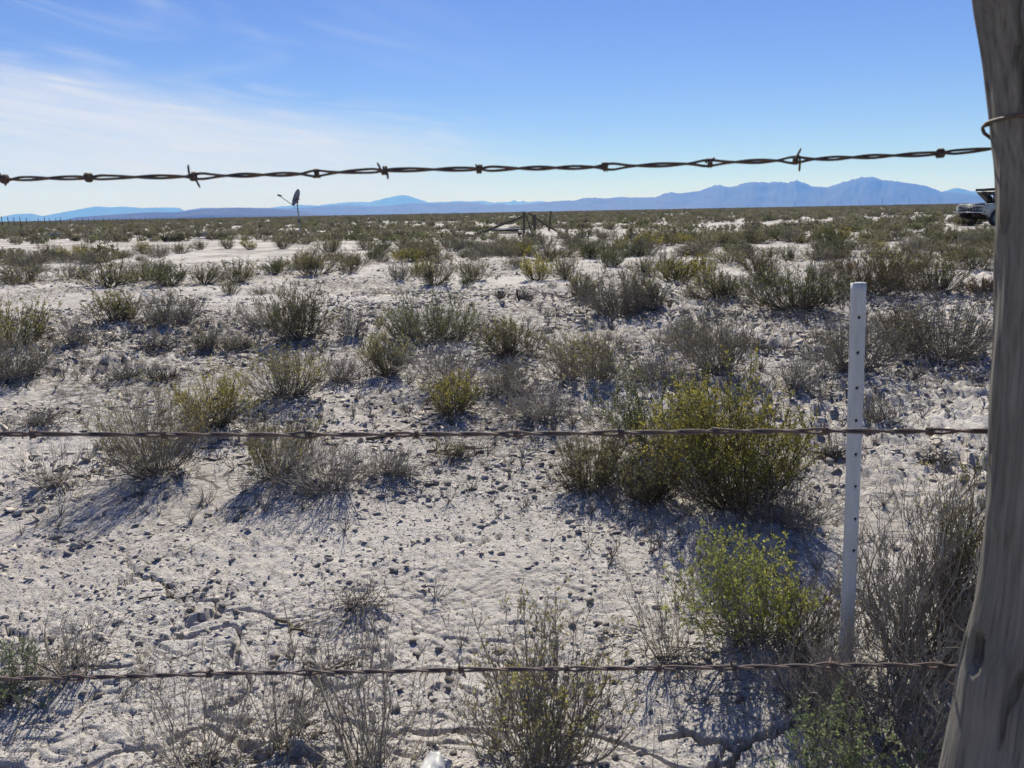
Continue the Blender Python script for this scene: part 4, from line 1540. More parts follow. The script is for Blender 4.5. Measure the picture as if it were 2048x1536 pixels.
# the weathered wooden post
PC_Y = 1.0
EDGE = [(-260, 1925), (-120, 1934), (0, 1945), (60, 1957), (120, 1967), (200, 1976), (300, 1985), (340, 1992), (360, 1990), (420, 1993), (600, 1993), (700, 1989), (780, 1984), (860, 1982),
        (950, 1978), (1000, 1974), (1060, 1969), (1150, 1960), (1210, 1950), (1270, 1936), (1330, 1920), (1400, 1910), (1450, 1898), (1500, 1888), (1536, 1878), (1620, 1862), (1760, 1850), (1950, 1838)]


def build_post():
    zs = np.linspace(-0.15, 1.56, 260)
    rz_of = lambda z: np.interp(z, [-0.15, 0.15, 0.4, 0.8, 1.2, 1.56], [0.135, 0.118, 0.100, 0.086, 0.083, 0.080])
    tz, tcx = [], []
    for (py, px) in EDGE:                      # the sight line touches the round post
        d = ray(px, py)
        h = math.hypot(d[0], d[1])
        ex, ey, sl = d[0] / h, d[1] / h, d[2] / h
        z = 0.8
        for _ in range(6):
            rr_ = float(rz_of(z))
            t = (PC_Y + rr_ * ex) / ey
            z = EYE + sl * t
        tz.append(z)
        tcx.append(t * ex + rr_ * ey)
    Rz = rz_of(zs)
    xc = np.interp(zs, tz[::-1], tcx[::-1])
    ker = np.hanning(13)
    ker /= ker.sum()
    xc = np.convolve(np.pad(xc, 6, mode='edge'), ker, 'valid')
    xl = xc - Rz
    na_ = 128
    a = np.arange(na_) / na_ * 2 * math.pi
    ZZ, AA = np.meshgrid(zs, a, indexing='ij')
    cx = (xl + Rz)[:, None]
    # drying checks run up the grain, with a slow twist
    u = AA / (2 * math.pi) * 26 + ZZ * 0.5
    lines = np.abs(vnoise(u * 1.0 % 256, ZZ * 1.1 + 3) - 0.5)
    check = -0.016 * (1 - sstep(lines, 0.01, 0.05)) * sstep(vnoise(u * 0.7, ZZ * 1.4 + 40), 0.45, 0.62)
    grain = (fbm(AA / (2 * math.pi) * 60, ZZ * 3.2, 4) - 0.5) * 0.007
    big = (fbm(np.cos(AA) * 1.3 + 8, ZZ * 4 + np.sin(AA) * 1.3, 3) - 0.5) * 0.014
    knots = np.zeros(ZZ.shape)
    KN = []
    for (px, py, kr, dp) in ((1952, 1368, 0.016, 0.040), (2036, 447, 0.006, 0.012), (1985, 1080, 0.010, 0.004)):
        p = at_y(px, py, PC_Y - 0.075)
        zc = p[2]
        i = int(np.argmin(np.abs(zs - zc)))
        ca = math.acos(max(-1, min(1, (p[0] - (xl[i] + Rz[i])) / Rz[i])))
        ca = 2 * math.pi - ca
        dd = np.hypot((AA - ca) * Rz[i], (ZZ - zc) * (0.42 if dp > 0.01 else 0.9))
        KN.append((xl[i] + Rz[i] + (Rz[i] - dp * 0.8) * math.cos(ca), PC_Y + (Rz[i] - dp * 0.8) * math.sin(ca), zc, kr))
        knots += -dp * (1 - sstep(dd, kr * 0.35, kr)) + 0.004 * np.exp(-(dd / (kr * 2.2)) ** 2)
    rad = Rz[:, None] + check + grain + big + knots
    wedge = sstep(ZZ, -1, 9)
    v = np.stack([cx + rad * np.cos(AA), PC_Y + rad * np.sin(AA), ZZ], -1)
    base = np.array([float(xl[20] + Rz[20]), PC_Y, 0.0])
    idx = np.arange(260 * na_).reshape(260, na_)
    f = np.stack([idx[:-1], np.roll(idx, -1, 1)[:-1], np.roll(idx, -1, 1)[1:], idx[1:]], -1).reshape(-1, 4)
    vv = np.vstack([v.reshape(-1, 3), [[cx[-1, 0], PC_Y, 1.565]]]) - base
    cap = np.stack([idx[-1], np.roll(idx[-1], -1), np.full(na_, len(vv) - 1)], -1)
    root = thing('fence_post', 'thick weathered grey wooden fence post with splits and a knothole', 'fence post', base)
    link('post', mesh_np('post', vv, [f, cap], M['post'], smooth=True), root)
    kx, ky, kz, kr = KN[0]  # added dark plug: the shade inside the hollow is put in as colour
    s_ = np.linspace(-1, 1, 7)
    MB().tube(np.stack([np.full(7, kx), np.full(7, ky), kz + s_ * kr * 1.6], -1) - base, kr * 0.75 * np.sqrt(np.clip(1.02 - s_ ** 2, 0, 1)), 9).build('knot_shade', M['dark_wood'], root, True)
    # tie wire: one turn round the post with a loop standing off its edge
    zl = at_y(1985, 249, PC_Y + 0.04)[2]
    i = int(np.argmin(np.abs(zs - zl)))
    c0 = np.array([xl[i] + Rz[i], PC_Y, 0])
    rw = Rz[i] + 0.006
    th = np.linspace(2.6, 6.2, 36)
    turn = np.stack([c0[0] + rw * np.cos(th), c0[1] + rw * np.sin(th), zl + 0.004 * np.sin((th - th[0]) * 1.0)], -1)
    e0 = at_y(1986, 249, PC_Y + 0.04)
    e1 = at_y(1966, 253, PC_Y + 0.045)
    e2 = at_y(1968, 266, PC_Y + 0.05)
    e3 = at_y(1998, 288, PC_Y + 0.065)
    loop = np.array([e3, (e2 * 2 + e3) / 3, e2, e1 * .55 + e2 * .45 - np.array([.001, 0, 0]), e1, (e1 + e0) / 2 + np.array([0, 0, .001]), e0])
    s = np.linspace(0, 6, 40)
    lp = np.stack([np.interp(s, np.arange(7), loop[:, k]) for k in range(3)], -1)
    ker = np.hanning(9)
    ker /= ker.sum()
    lp = np.stack([np.convolve(np.pad(lp[:, k], 4, mode='edge'), ker, 'valid') for k in range(3)], -1)
    MB().tube(np.vstack([lp, turn[1:]]) - base, 0.0022, 7).build('tie_wire', M['wire'], root, True)


build_post()


# the white stake with a row of holes
def build_stake():
    top = at_y(1717, 568, 1.64)
    bot = at(1690, 1392)
    bot = np.array([bot[0], bot[1], gz(bot[0], bot[1]) - 0.10])
    top = at_y(1717, 566, float(bot[1]) + 0.012)
    d = top - bot
    Ls = float(np.linalg.norm(d))
    d /= Ls
    u = np.array([1.0, 0, 0]) - d * d[0]
    u /= np.linalg.norm(u)
    w = np.cross(d, u)                         # points away from the viewer
    root = thing('marker_stake', 'white plastic stake with a row of small holes, standing behind the wires', 'stake', bot)
    root.matrix_world = Matrix(((u[0], w[0], d[0], bot[0]), (u[1], w[1], d[1], bot[1]), (u[2], w[2], d[2], bot[2]), (0, 0, 0, 1)))
    na_, hw, hd, wall = 40, 0.0150, 0.0120, 0.0022
    a = np.arange(na_) / na_ * 2 * math.pi

    def sup(hw_, hd_):
        c, s = np.cos(a), np.sin(a)
        e = 0.62
        return np.stack([np.sign(c) * np.abs(c) ** e * hw_, np.sign(s) * np.abs(s) ** e * hd_], -1)

    zs = np.linspace(0, Ls, 70)
    out, inn = sup(hw, hd), sup(hw - wall, hd - wall)
    rng_ = np.random.default_rng(2)
    v = []
    for z in zs:
        k = 1 + 0.004 * math.sin(z * 9) - 0.03 * (1 - z / Ls)
        bow = 0.0035 * math.sin(z / Ls * 3.1)
        v.append(np.column_stack([out * k + (bow, 0), np.full(na_, z)]))
    for z in zs[::-1]:
        bow = 0.0035 * math.sin(z / Ls * 3.1)
        v.append(np.column_stack([inn + (bow, 0), np.full(na_, z)]))
    v = np.vstack(v)
    n = 140
    idx = np.arange(n * na_).reshape(n, na_)
    nxt = np.roll(idx, -1, 1)
    f = np.stack([idx[:-1], nxt[:-1], nxt[1:], idx[1:]], -1).reshape(-1, 4)
    fl = np.stack([idx[-1], nxt[-1], nxt[0], idx[0]], -1)
    me = mesh_np('shaft', v, [f, fl], M['stake'])
    sh = link('shaft', me, root)
    # drill the holes
    holes = [(1723, 636), (1720, 707), (1718, 778), (1716, 843), (1715, 911), (1714, 975), (1713, 1040), (1710, 1103)]
    inv = root.matrix_world.inverted()
    cutters = []
    cm = MB()
    spots_ = []
    for (px, py) in holes:
        p = at_y(px, py, float(bot[1]) - 0.012)
        q = inv @ Vector(p)
        spots_.append((q.x, q.z))
        cyl = [(q.x + 0.0033 * math.cos(t_), yy, q.z + 0.0033 * math.sin(t_)) for yy in (-0.03, 0.0) for t_ in np.arange(14) / 14 * 2 * math.pi]
        b_ = cm.n
        cm.add(cyl, [[k_, (k_ + 1) % 14, 14 + (k_ + 1) % 14, 14 + k_] for k_ in range(14)])
        cm.q.setdefault(14, []).append(np.array([[b_ + k_ for k_ in range(13, -1, -1)], [b_ + 14 + k_ for k_ in range(14)]], dtype=np.int32))
    cut = cm.build('cutter', None)
    cut.matrix_world = root.matrix_world
    bpy.context.view_layer.update()
    for m_ in (sh.data, cut.data):
        bm_ = bmesh.new()
        bm_.from_mesh(m_)
        bmesh.ops.recalc_face_normals(bm_, faces=bm_.faces)
        bm_.to_mesh(m_)
        bm_.free()
    mod = sh.modifiers.new('holes', 'BOOLEAN')
    mod.operation = 'DIFFERENCE'
    mod.object = cut
    mod.solver = 'EXACT'
    dg = bpy.context.evaluated_depsgraph_get()
    nm = bpy.data.meshes.new_from_object(sh.evaluated_get(dg))
    sh.modifiers.clear()
    sh.data = nm
    bpy.data.objects.remove(cut)
    cp = MB().tube(np.array([[0.0, 0, Ls - 0.004], [0.0, 0, Ls + 0.0012]]), [hw * 0.80, hw * 0.72], 24, squash=(1, 0.72))
    cp.build('end_cap', M['stake'], root)


build_stake()

# ------------------------------------------------------------------ scrap in the foreground
def build_plastic():
    p = at(866, 1556)
    z = gz(p[0], p[1])
    root = thing('plastic_cup', 'crumpled white plastic cup lying on the clay at the fence foot', 'cup', (p[0], p[1], z), R(-25))
    g_ = np.random.default_rng(4)
    n, k = 28, 16
    t = np.linspace(0, 1, k)
    a = np.arange(n) / n * 2 * math.pi
    T, A = np.meshgrid(t, a, indexing='ij')
    rad = (0.024 + 0.012 * T) * (1 + 0.40 * (fbm(np.cos(A) * 1.9 + T * 3 + 4, np.sin(A) * 1.6 + T * 2, 3) - 0.5) * 2)
    v = np.stack([rad * 0.85 * np.cos(A), T * 0.065 - 0.04, rad * np.sin(A) * 0.55 + 0.017], -1).reshape(-1, 3)
    idx = np.arange(n * k).reshape(k, n)
    nxt = np.roll(idx, -1, 1)
    f = np.stack([idx[:-1], nxt[:-1], nxt[1:], idx[1:]], -1).reshape(-1, 4)
    vv = np.vstack([v, [[0, -0.037, 0.017]]])
    cap = np.stack([idx[0], nxt[0], np.full(n, len(vv) - 1)], -1)
    o = link('wall', mesh_np('wall', vv, [f, cap], M['plastic'], smooth=True), root)
    md_ = o.modifiers.new('thick', 'SOLIDIFY')
    md_.thickness = 0.0012
    th = np.linspace(0, 2 * math.pi, 29)
    rim = np.vstack([v[(k - 1) * n:k * n], v[(k - 1) * n]])
    MB().tube(rim, 0.0017, 6, caps=False).build('rim', M['plastic'], root, True)


build_plastic()


# ------------------------------------------------------------------ things out on the flat
def pole_between(mb, a, b, r0, r1, sides=9, bow=0.02, seed=0):
    g_ = np.random.default_rng(seed)
    s = np.linspace(0, 1, 9)
    P = np.asarray(a)[None] * (1 - s[:, None]) + np.asarray(b)[None] * s[:, None]
    P = P + np.outer(np.sin(s * math.pi), g_.normal(0, bow, 3))
    return mb.tube(P, (r0 * (1 - s) + r1 * s) * (1 + g_.normal(0, 0.04, 9)), sides)


def build_brace():
    Y = float(BRACE[1])
    base = np.array([BRACE[0], Y, 0.0])
    zg = gz(BRACE[0], Y)
    root = thing('corner_brace', 'collapsed corner brace of grey timber posts and slanting rails on the flat', 'fence brace', base)

    def P(px, py, dy=0.0):
        return at_y(px, py, Y + dy) - base

    def member(name, a, b, r0, r1, seed):
        pole_between(MB(), a, b, r0, r1, seed=seed).build(name, M['old_wood'], root, True)

    def foot(p):
        q = p + base
        return np.array([p[0], p[1], gz(q[0], q[1]) - 0.08])

    for k, (x0, y0, dy, r0, r1) in enumerate(((1048, 423, 0.0, 0.062, 0.052), (1069, 429, 0.25, 0.078, 0.070))):
        t = P(x0, y0, dy)
        member('post', foot(t + np.array([-0.02, 0, 0])), t, r0, r1, k)
    member('rail', P(1051, 431, -0.10), foot(P(946, 466, -0.3)) + (0, 0, 0.14), 0.058, 0.050, 5)
    member('rail', P(1057, 426, 0.14), foot(P(1123, 464, 0.4)) + (0, 0, 0.15), 0.050, 0.042, 6)
    member('strut', P(1052, 430, 0.1), foot(P(1065, 468, 0.15)) + (0, 0, 0.1), 0.042, 0.036, 7)
    member('lath', P(1066, 432, 0.3), foot(P(1063, 460, 0.32)) + (0, 0, 0.06), 0.018, 0.018, 8)
    # lone post behind
    q = at(1098, 462)
    t = at_y(1102, 422, q[1])
    root2 = tag(pole_between(MB(), (0, 0, -0.1), (t[0] - q[0], 0, t[2]), 0.062, 0.055, seed=9).build('fence_post', M['old_wood'], None, True),
                'lone grey timber post behind the collapsed corner brace', 'fence post')
    root2.location = (q[0], q[1], gz(q[0], q[1]))
    # boards on the ground beside it
    q = at(1018, 470)
    z = gz(q[0], q[1])
    rt = thing('board_pile', 'low pile of sun-bleached boards beside the collapsed brace', 'boards', (q[0], q[1], z), R(4))
    for k in range(5):
        MB().box((-0.15 + 0.1 * (k % 2), (k % 3) * 0.22 - 0.2, 0.10 + 0.055 * k), (1.7 - 0.2 * (k % 3), 0.2, 0.045), Matrix.Rotation(R(3 * k - 5), 3, 'Z')).build('board', M['white_board' if k == 4 else 'old_wood'], rt)
    MB().box((-0.7, 0, 0.035), (0.1, 0.7, 0.13)).build('bearer', M['dark_wood'], rt)
    MB().box((0.55, 0, 0.035), (0.1, 0.7, 0.13)).build('bearer', M['dark_wood'], rt)
    # a short stub beside
    q = at(1036, 476)
    st = pole_between(MB(), (0, 0, -0.06), (0.01, 0, 0.24), 0.03, 0.028, seed=3).build('stub_post', M['dark_wood'], None, True)
    st.location = (q[0], q[1], gz(q[0], q[1]))
    tag(st, 'short broken stub post near the bleached boards', 'post')
    # dark scrap heap at the low end of the long rail
    q = at(922, 475)
    rt = thing('scrap_heap', 'dark flat heap of old boards under the long slanting rail', 'scrap', (q[0], q[1], gz(q[0], q[1])), R(-6))
    for k in range(6):
        MB().box((0.25 * k - 0.6, 0.08 * ((k * 3) % 5) - 0.2, 0.04 + 0.035 * (k % 3)), (0.9, 0.14, 0.05), Matrix.Rotation(R(17 * k - 40), 3, 'Z')).build('board', M['dark_wood'], rt)


build_brace()


def build_dish():
    Y = float(DISH[1])
    base = np.array([DISH[0], Y, gz(DISH[0], Y)])
    root = thing('satellite_dish', 'old satellite dish on a leaning pole with its feed arm sticking out', 'satellite dish', base)

    def P(px, py, dy=0.0):
        return at_y(px, py, Y + dy) - base

    k = 12.8
    z2 = lambda x, y: (520 + x / k, 360 + y / k)
    ptop = P(*z2(950, 600))
    pole = np.array([(ptop[0] + 0.22, 0, -0.12), P(*z2(1030, 1280)), P(*z2(1000, 1010)), P(*z2(985, 860)), P(*z2(955, 650)), ptop])
    MB().tube(pole, [0.045, 0.045, 0.045, 0.036, 0.036, 0.036], 10).build('pole', M['galv'], root, True)
    MB().tube(np.array([P(*z2(1012, 1090)), P(*z2(998, 1000))]), [0.075, 0.06], 10).build('pole_clamp', M['dish_dark'], root, True)
    bt, tp = P(*z2(842, 655)), P(*z2(1003, 228))
    c = (bt + tp) / 2
    ax = (tp - bt)
    rad = np.linalg.norm(ax) / 2
    ax /= np.linalg.norm(ax)
    nrm = np.array([-ax[2], 0, ax[0]])         # faces up and left
    nrm = nrm / np.linalg.norm(nrm)
    side = np.array([0, 1.0, 0])
    # turn the face a little towards the viewer
    nn = nrm * math.cos(R(31)) - side * math.sin(R(31))
    ss = side * math.cos(R(31)) + nrm * math.sin(R(31))
    rings, n = 9, 40
    V = []
    for i in range(rings):
        q = i / (rings - 1)
        a = np.arange(n) / n * 2 * math.pi
        V.append(c + np.outer(np.cos(a) * rad * q, ax) + np.outer(np.sin(a) * rad * 0.94 * q, ss) + nn * (0.16 * rad * 2 * (q * q - 1) * 0.9))
    V = np.vstack(V)
    idx = np.arange(rings * n).reshape(rings, n)
    f = np.stack([idx[:-1], np.roll(idx, -1, 1)[:-1], np.roll(idx, -1, 1)[1:], idx[1:]], -1).reshape(-1, 4)
    o = link('reflector', mesh_np('reflector', V, f, M['dish'], smooth=True), root)
    md_ = o.modifiers.new('thick', 'SOLIDIFY')
    md_.thickness = 0.03
    bk = c - nn * (0.15 * rad * 2)
    MB().tube(np.array([bk + ax * (-0.02), P(*z2(935, 520)), P(*z2(965, 590)), ptop]), [0.10, 0.085, 0.075, 0.05], 9).build('bracket', M['dish_dark'], root, True)
    lnb = P(*z2(500, 405), -0.05)
    MB().tube(np.array([bt + ax * 0.02, lnb]), [0.022, 0.020], 7).build('feed_arm', M['dish_dark'], root, True)
    MB().tube(np.array([P(*z2(448, 382), -0.05), P(*z2(500, 395), -0.05), P(*z2(565, 404), -0.05)]), [0.045, 0.062, 0.022], 9).build('feed_horn', M['dish_dark'], root, True)
    MB().tube(np.array([bt + ax * 0.03, P(*z2(920, 735)), P(*z2(965, 820))]), 0.012, 6).build('brace', M['galv'], root, True)


build_dish()


def wheel(root, x, y, r_=0.385, w=0.22, side=1):
    n = 36
    tb = MB()
    a = np.linspace(0, 2 * math.pi, n + 1)
    prof = [(0.60, -.5), (0.86, -.52), (0.97, -.42), (1.0, -.2), (1.0, .2), (0.97, .42), (0.86, .52), (0.60, .5)]
    V = np.array([[(x + r_ * q * math.cos(t), y + w * o_, r_ + r_ * q * math.sin(t)) for (q, o_) in prof] for t in a[:-1]])
    k = len(prof)
    idx = np.arange(n * k).reshape(n, k)
    nx = np.roll(idx, -1, 0)
    f = np.stack([idx[:, :-1], idx[:, 1:], nx[:, 1:], nx[:, :-1]], -1).reshape(-1, 4)
    wh = link('wheel', mesh_np('wheel', V.reshape(-1, 3), f, M['tyre'], smooth=True), root)
    rb = MB()
    ys = y + side * w * 0.30
    rb.tube(np.array([[x, y - side * w * .3, r_], [x, ys, r_]]), r_ * 0.61, 30)
    rb.tube(np.array([[x, ys, r_], [x, ys + side * 0.05, r_]]), r_ * 0.20, 14)
    o = rb.build('rim', M['rim'], wh)
    hb = MB()
    t8 = np.linspace(0, 2 * math.pi, 31)
    ring = np.stack([x + r_ * .63 * np.cos(t8), np.full(31, y + side * w * .5), r_ + r_ * .63 * np.sin(t8)], -1)
    hb.tube(ring, 0.013, 6, caps=False)
    hb.build('trim_ring', M['chrome'], wh)
    sl = MB()
    for q in range(8):
        t = q / 8 * 2 * math.pi
        sl.tube(np.array([[x + r_ * .42 * math.cos(t), ys, r_ + r_ * .42 * math.sin(t)], [x + r_ * .42 * math.cos(t), ys + side * .004, r_ + r_ * .42 * math.sin(t)]]), 0.035, 9)
    sl.build('rim_slot', M['black'], wh)


def build_truck():
    # front-left tyre stands where the photograph has it
    head = R(193)                              # drives towards the viewer's left
    fl = at(1990, 452)
    lx, ly = 1.45, 0.80
    c, s = math.cos(head), math.sin(head)
    ox, oy = fl[0] - (lx * c - ly * s), fl[1] - (lx * s + ly * c)
    root = thing('pickup_truck', 'stripped white pickup truck with its front torn open and hood raised', 'truck', (ox, oy, gz(ox, oy) - 0.01), head)
    for x in (1.45, -1.55):
        for y, sd_ in ((0.80, 1), (-0.80, -1)):
            wheel(root, x, y, side=sd_)

    def arch(cx, r_, n=9):
        return [(cx + r_ * math.cos(t), 0.40 + r_ * math.sin(t)) for t in np.linspace(0, math.pi, n)]

    # front fenders, arch cut out
    for y0, y1 in ((0.72, 0.93), (-0.93, -0.72)):
        poly = [(0.62, 0.45), (0.62, 1.12), (1.1, 1.13), (2.18, 1.08), (2.30, 1.02), (2.30, 0.62), (2.02, 0.55)] + arch(1.45, 0.50) + [(0.9, 0.45)]
        MB().prism(poly, y0, y1).build('fender', M['paint'], root)
        MB().prism([(0.62, 1.125), (0.62, 1.15), (1.1, 1.155), (2.2, 1.108), (2.2, 1.085), (1.1, 1.135)], y0 + 0.01, y1 - 0.01).build('fender_lip', M['paint'], root)
    # grille frame
    MB().box((2.30, 0, 1.035), (0.10, 1.74, 0.075)).build('grille_frame', M['chrome'], root)
    MB().box((2.33, 0, 0.705), (0.12, 1.86, 0.06)).build('grille_frame', M['chrome'], root)
    MB().box((2.24, 0, 0.87), (0.03, 1.7, 0.28)).build('radiator', M['black'], root)
    for k in range(9):
        y = -0.72 + k * 0.18
        MB().box((2.32, y, 0.87), (0.03, 0.022, 0.27)).build('grille_bar', M['chrome'], root)
    for y in (0.62, 0.36, -0.36, -0.62):
        lamp = MB().tube(np.array([[2.27, y, 0.87], [2.33, y, 0.87], [2.345, y, 0.87]]), [0.09, 0.10, 0.06], 16).build('headlight', M['lamp'], root)
    MB().box((2.10, 0, 1.10), (0.45, 1.5, 0.03), Matrix.Rotation(R(4), 3, 'Y')).build('header_panel', M['black'], root)
    # open engine bay
    MB().box((1.45, 0, 0.72), (1.5, 1.36, 0.10)).build('engine_tray', M['rust'], root)
    MB().box((1.35, 0, 0.90), (0.75, 0.5, 0.36)).build('engine', M['rust'], root)
    MB().tube(np.array([[1.3, 0, 1.08], [1.3, 0, 1.16]]), 0.2, 18).build('air_cleaner', M['black'], root)
    for y in (0.45, -0.45):
        MB().box((1.0, y, 0.55), (3.0, 0.09, 0.16)).build('frame_rail', M['rust'], root)
        MB().prism([(2.25, 0.66), (2.48, 0.58), (2.30, 0.42), (1.75, 0.40), (1.6, 0.55)], y - 0.09, y + 0.09).build('frame_horn', M['rust'], root)
    MB().box((1.95, 0, 0.50), (0.16, 1.3, 0.14)).build('cross_member', M['rust'], root)
    MB().tube(np.array([[1.45, -0.75, 0.385], [1.45, 0.75, 0.385]]), 0.05, 9).build('axle', M['rust'], root)
    MB().tube(np.array([[-1.55, -0.75, 0.385], [-1.55, 0.75, 0.385]]), 0.06, 9).build('axle', M['rust'], root)
    # hood propped up off its cowl, black underside with a slot, and a bent hinge arm
    q = Matrix.Rotation(R(-38), 3, 'Y')
    hood = MB()
    hood.box((1.06, 0.42, 1.47), (0.95, 0.66, 0.035), q)
    hood.box((1.06, -0.42, 1.47), (0.95, 0.66, 0.035), q)
    hood.box((1.33, 0, 1.68), (0.25, 0.22, 0.035), q)
    hood.box((0.78, 0, 1.25), (0.22, 0.22, 0.035), q)
    h = hood.build('hood', M['black'], root)
    h.location = (-0.10, 0, -0.03)
    MB().box((1.48, 0, 1.86), (0.02, 1.5, 0.14), Matrix.Rotation(R(20), 3, 'Y')).build('hood_lip', M['black'], h)
    ha = MB()
    for a_, b_ in (((1.55, 0.70, 1.08), (1.68, 0.70, 1.36)), ((1.68, 0.70, 1.36), (1.50, 0.70, 1.30)), ((1.50, 0.70, 1.30), (1.40, 0.70, 1.10))):
        ha.tube(np.array([a_, b_]), 0.028, 6)
    ha.build('hood_hinge', M['black'], root)
    # cab
    MB().prism([(0.62, 0.45), (0.62, 1.13), (-0.85, 1.13), (-0.85, 0.45)], -0.92, 0.92).build('cab', M['paint'], root)
    MB().prism([(-0.02, 1.72), (-0.78, 1.74), (-0.80, 1.69), (0.0, 1.67)], -0.74, 0.74).build('roof', M['paint'], root)
    for y, yt in ((0.88, 0.72), (-0.88, -0.72)):
        pl = MB()
        for x0, x1 in ((0.52, -0.02), (-0.84, -0.78)):
            pl.tube(np.array([[x0, y, 1.12], [x1, yt, 1.70]]), 0.035, 6)
        pl.build('pillar', M['paint'], root)
        MB().add([[0.46, y * .99, 1.14], [-0.80, y * .99, 1.14], [-0.76, yt, 1.67], [0.0, yt, 1.67]], [[0, 1, 2, 3]]).build('side_window', M['glass'], root)
    MB().add([[0.50, 0.84, 1.14], [0.50, -0.84, 1.14], [0.0, -0.70, 1.67], [0.0, 0.70, 1.67]], [[0, 1, 2, 3]]).build('windshield', M['glass'], root)
    for y in (0.925, -0.925):
        dr = MB().box((-0.13, y, 0.80), (1.15, 0.02, 0.60)).build('door', M['paint'], root)
        MB().box((-0.58, y * 1.02, 0.98), (0.13, 0.02, 0.03)).build('handle', M['chrome'], dr)
    # bed
    for y0, y1 in ((0.72, 0.93), (-0.93, -0.72)):
        poly = [(-0.92, 0.45), (-0.92, 1.08), (-2.75, 1.08), (-2.75, 0.50), (-2.05, 0.45)] + arch(-1.55, 0.48)[::-1] + [(-1.05, 0.45)]
        MB().prism(poly[::-1], y0, y1).build('bed_side', M['paint'], root)
    MB().box((-1.84, 0, 0.66), (1.8, 1.42, 0.05)).build('bed_floor', M['rust'], root)
    MB().box((-2.74, 0, 0.84), (0.05, 1.42, 0.46)).build('tailgate', M['paint'], root)
    MB().box((-0.90, 0, 0.86), (0.04, 1.42, 0.40)).build('bed_front', M['paint'], root)
    MB().box((-2.86, 0, 0.52), (0.12, 1.8, 0.16)).build('rear_bumper', M['chrome'], root)


build_truck()


# low concrete footings and scrap
def footing(px0, px1, py, hgt, label, seed, name='concrete_footing'):
    a, b = at(px0, py), at(px1, py)
    n = max(3, int((b[0] - a[0]) / 0.55))
    c = (a + b) / 2
    root = thing(name, label, 'foundation', (c[0], c[1], gz(c[0], c[1])))
    g_ = np.random.default_rng(seed)
    ln = (b[0] - a[0]) / n
    yaw_ = math.atan2(b[1] - a[1], b[0] - a[0])
    for k in range(n):
        x = (k + 0.5) * ln - (b[0] - a[0]) / 2
        MB().box((x, x * math.tan(yaw_) + g_.normal(0, .015), hgt / 2 - 0.05), (ln - 0.012, 0.22, hgt + 0.1 + g_.normal(0, 0.012)), Matrix.Rotation(yaw_, 3, 'Z')).build('block', M['concrete'], root)
    return root


footing(376, 452, 473, 0.22, 'low grey block footing, the longest of the old foundations', 1)
footing(300, 352, 477, 0.07, 'flat broken concrete strip in front of the longest footing', 2)
footing(380, 446, 478, 0.05, 'thin concrete strip along the foot of the longest footing', 3)
footing(101, 128, 474, 0.26, 'short grey block footing near the lone thin post', 4)


def scrap(name, label, cat, px, py, parts):
    p = at(px, py)
    root = thing(name, label, cat, (p[0], p[1], gz(p[0], p[1])))
    for (nm, c_, s_, rot, mt) in parts:
        MB().box(c_, s_, Matrix.Rotation(R(rot[1]), 3, rot[0])).build(nm, M[mt], root)
    return root


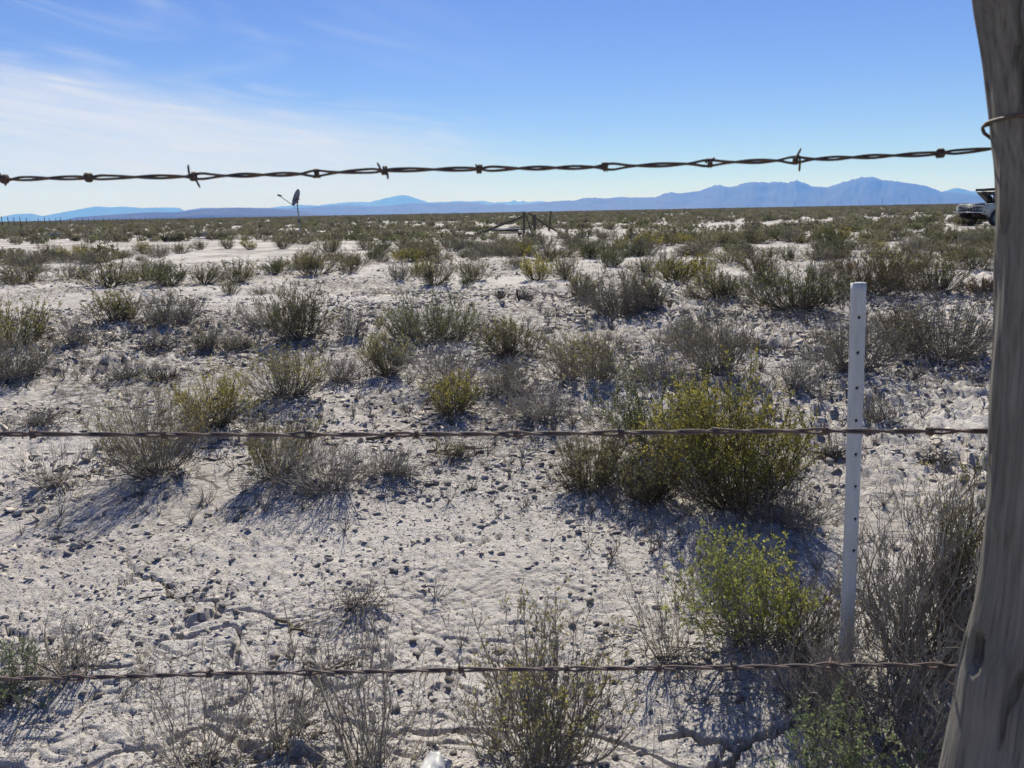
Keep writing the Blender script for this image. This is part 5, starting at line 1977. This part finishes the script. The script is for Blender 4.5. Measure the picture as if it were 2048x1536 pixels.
scrap('fallen_sign_board', 'blank white board lying flat by the short block footing', 'board', 86, 482, [('sheet', (0, 0, 0.05), (0.36, 0.7, 0.03), ('X', 7), 'white_board'), ('edge', (0, -0.36, 0.02), (0.36, 0.03, 0.06), ('X', 0), 'white_board')])
scrap('car_hood', 'black and white sheet-metal scrap on the clay near the satellite dish', 'scrap metal', 640, 468,
      [('panel', (0.05, 0, 0.10), (0.55, 0.5, 0.04), ('X', 18), 'black'), ('sheet', (-0.1, -0.3, 0.03), (0.8, 0.4, 0.03), ('X', 4), 'white_board'), ('flange', (-0.14, -0.1, 0.17), (0.2, 0.1, 0.03), ('Y', -24), 'white_board')])
scrap('white_bag', 'small white scrap caught among shrubs beyond the collapsed brace', 'litter', 1165, 469, [('lump', (0, 0, 0.05), (0.16, 0.1, 0.08), ('Y', 20), 'plastic'), ('fold', (0.06, 0.02, 0.06), (0.09, 0.08, 0.05), ('Z', 40), 'plastic')])

q = at(45, 468)
tpost = thing('steel_post', 'lone thin dark steel post among shrubs', 'post', (q[0], q[1], gz(q[0], q[1])))
hh = at_y(45, 446, q[1])[2]
MB().box((0, 0, hh / 2 - 0.1), (0.075, 0.012, hh + 0.2)).build('flange', M['rust'], tpost)
MB().box((0, 0.028, hh / 2 - 0.1), (0.012, 0.042, hh + 0.2)).build('web', M['rust'], tpost)

# far fence on the left horizon
g = np.random.default_rng(91)
fx = [3, 16, 28, 40, 53, 76, 88, 98, 111, 121, 140, 154, 165, 177, 189, 207, 217, 226, 235, 244, 252, 262, 270, 282, 290, 300, 314, 327, 341, 356, 372, 390, 408, 428, 450]
for k, x in enumerate(fx):
    D = 125 + 0.42 * x
    p = at_y(x, 440, D)
    hz = 1.15 + (1.05 if k % 3 else 1.35) * (0.95 + 0.25 * float(g.random())) * max(0.25, 1 - x / 620) * 0.62
    lean = float(g.normal(0, 0.07))
    o = pole_between(MB(), (0, 0, -0.2), (lean, 0, hz), 0.075, 0.06, sides=6, seed=k).build('fence_post', M['dark_wood'], None, True)
    o.location = (p[0], D, float(ground_z(np.array([p[0]]), np.array([D]), False)[0]))
    tag(o, 'thin dark post of the far fence on the horizon', 'fence post', 'posts of the far fence on the horizon')

# power poles below the big range
for k, (x, yt) in enumerate([(1590, 404), (1657, 404), (1719, 400), (1765, 397), (1819, 395), (1858, 400), (1881, 394), (1886, 398), (1684, 403)]):
    D = 1500 + 260 * (k % 3)
    t = at_y(x, yt, D)
    root = thing('power_pole', 'distant power pole below the blue mountain range', 'power pole', (t[0], D, 0), 0, 'distant power poles')
    MB().tube(np.array([[0, 0, -1], [0, 0, t[2]]]), [0.28, 0.2], 6).build('pole', M['dark_wood'], root)
    MB().box((0, 0, t[2] - 1.6), (4.2, 0.25, 0.3)).build('crossarm', M['dark_wood'], root)
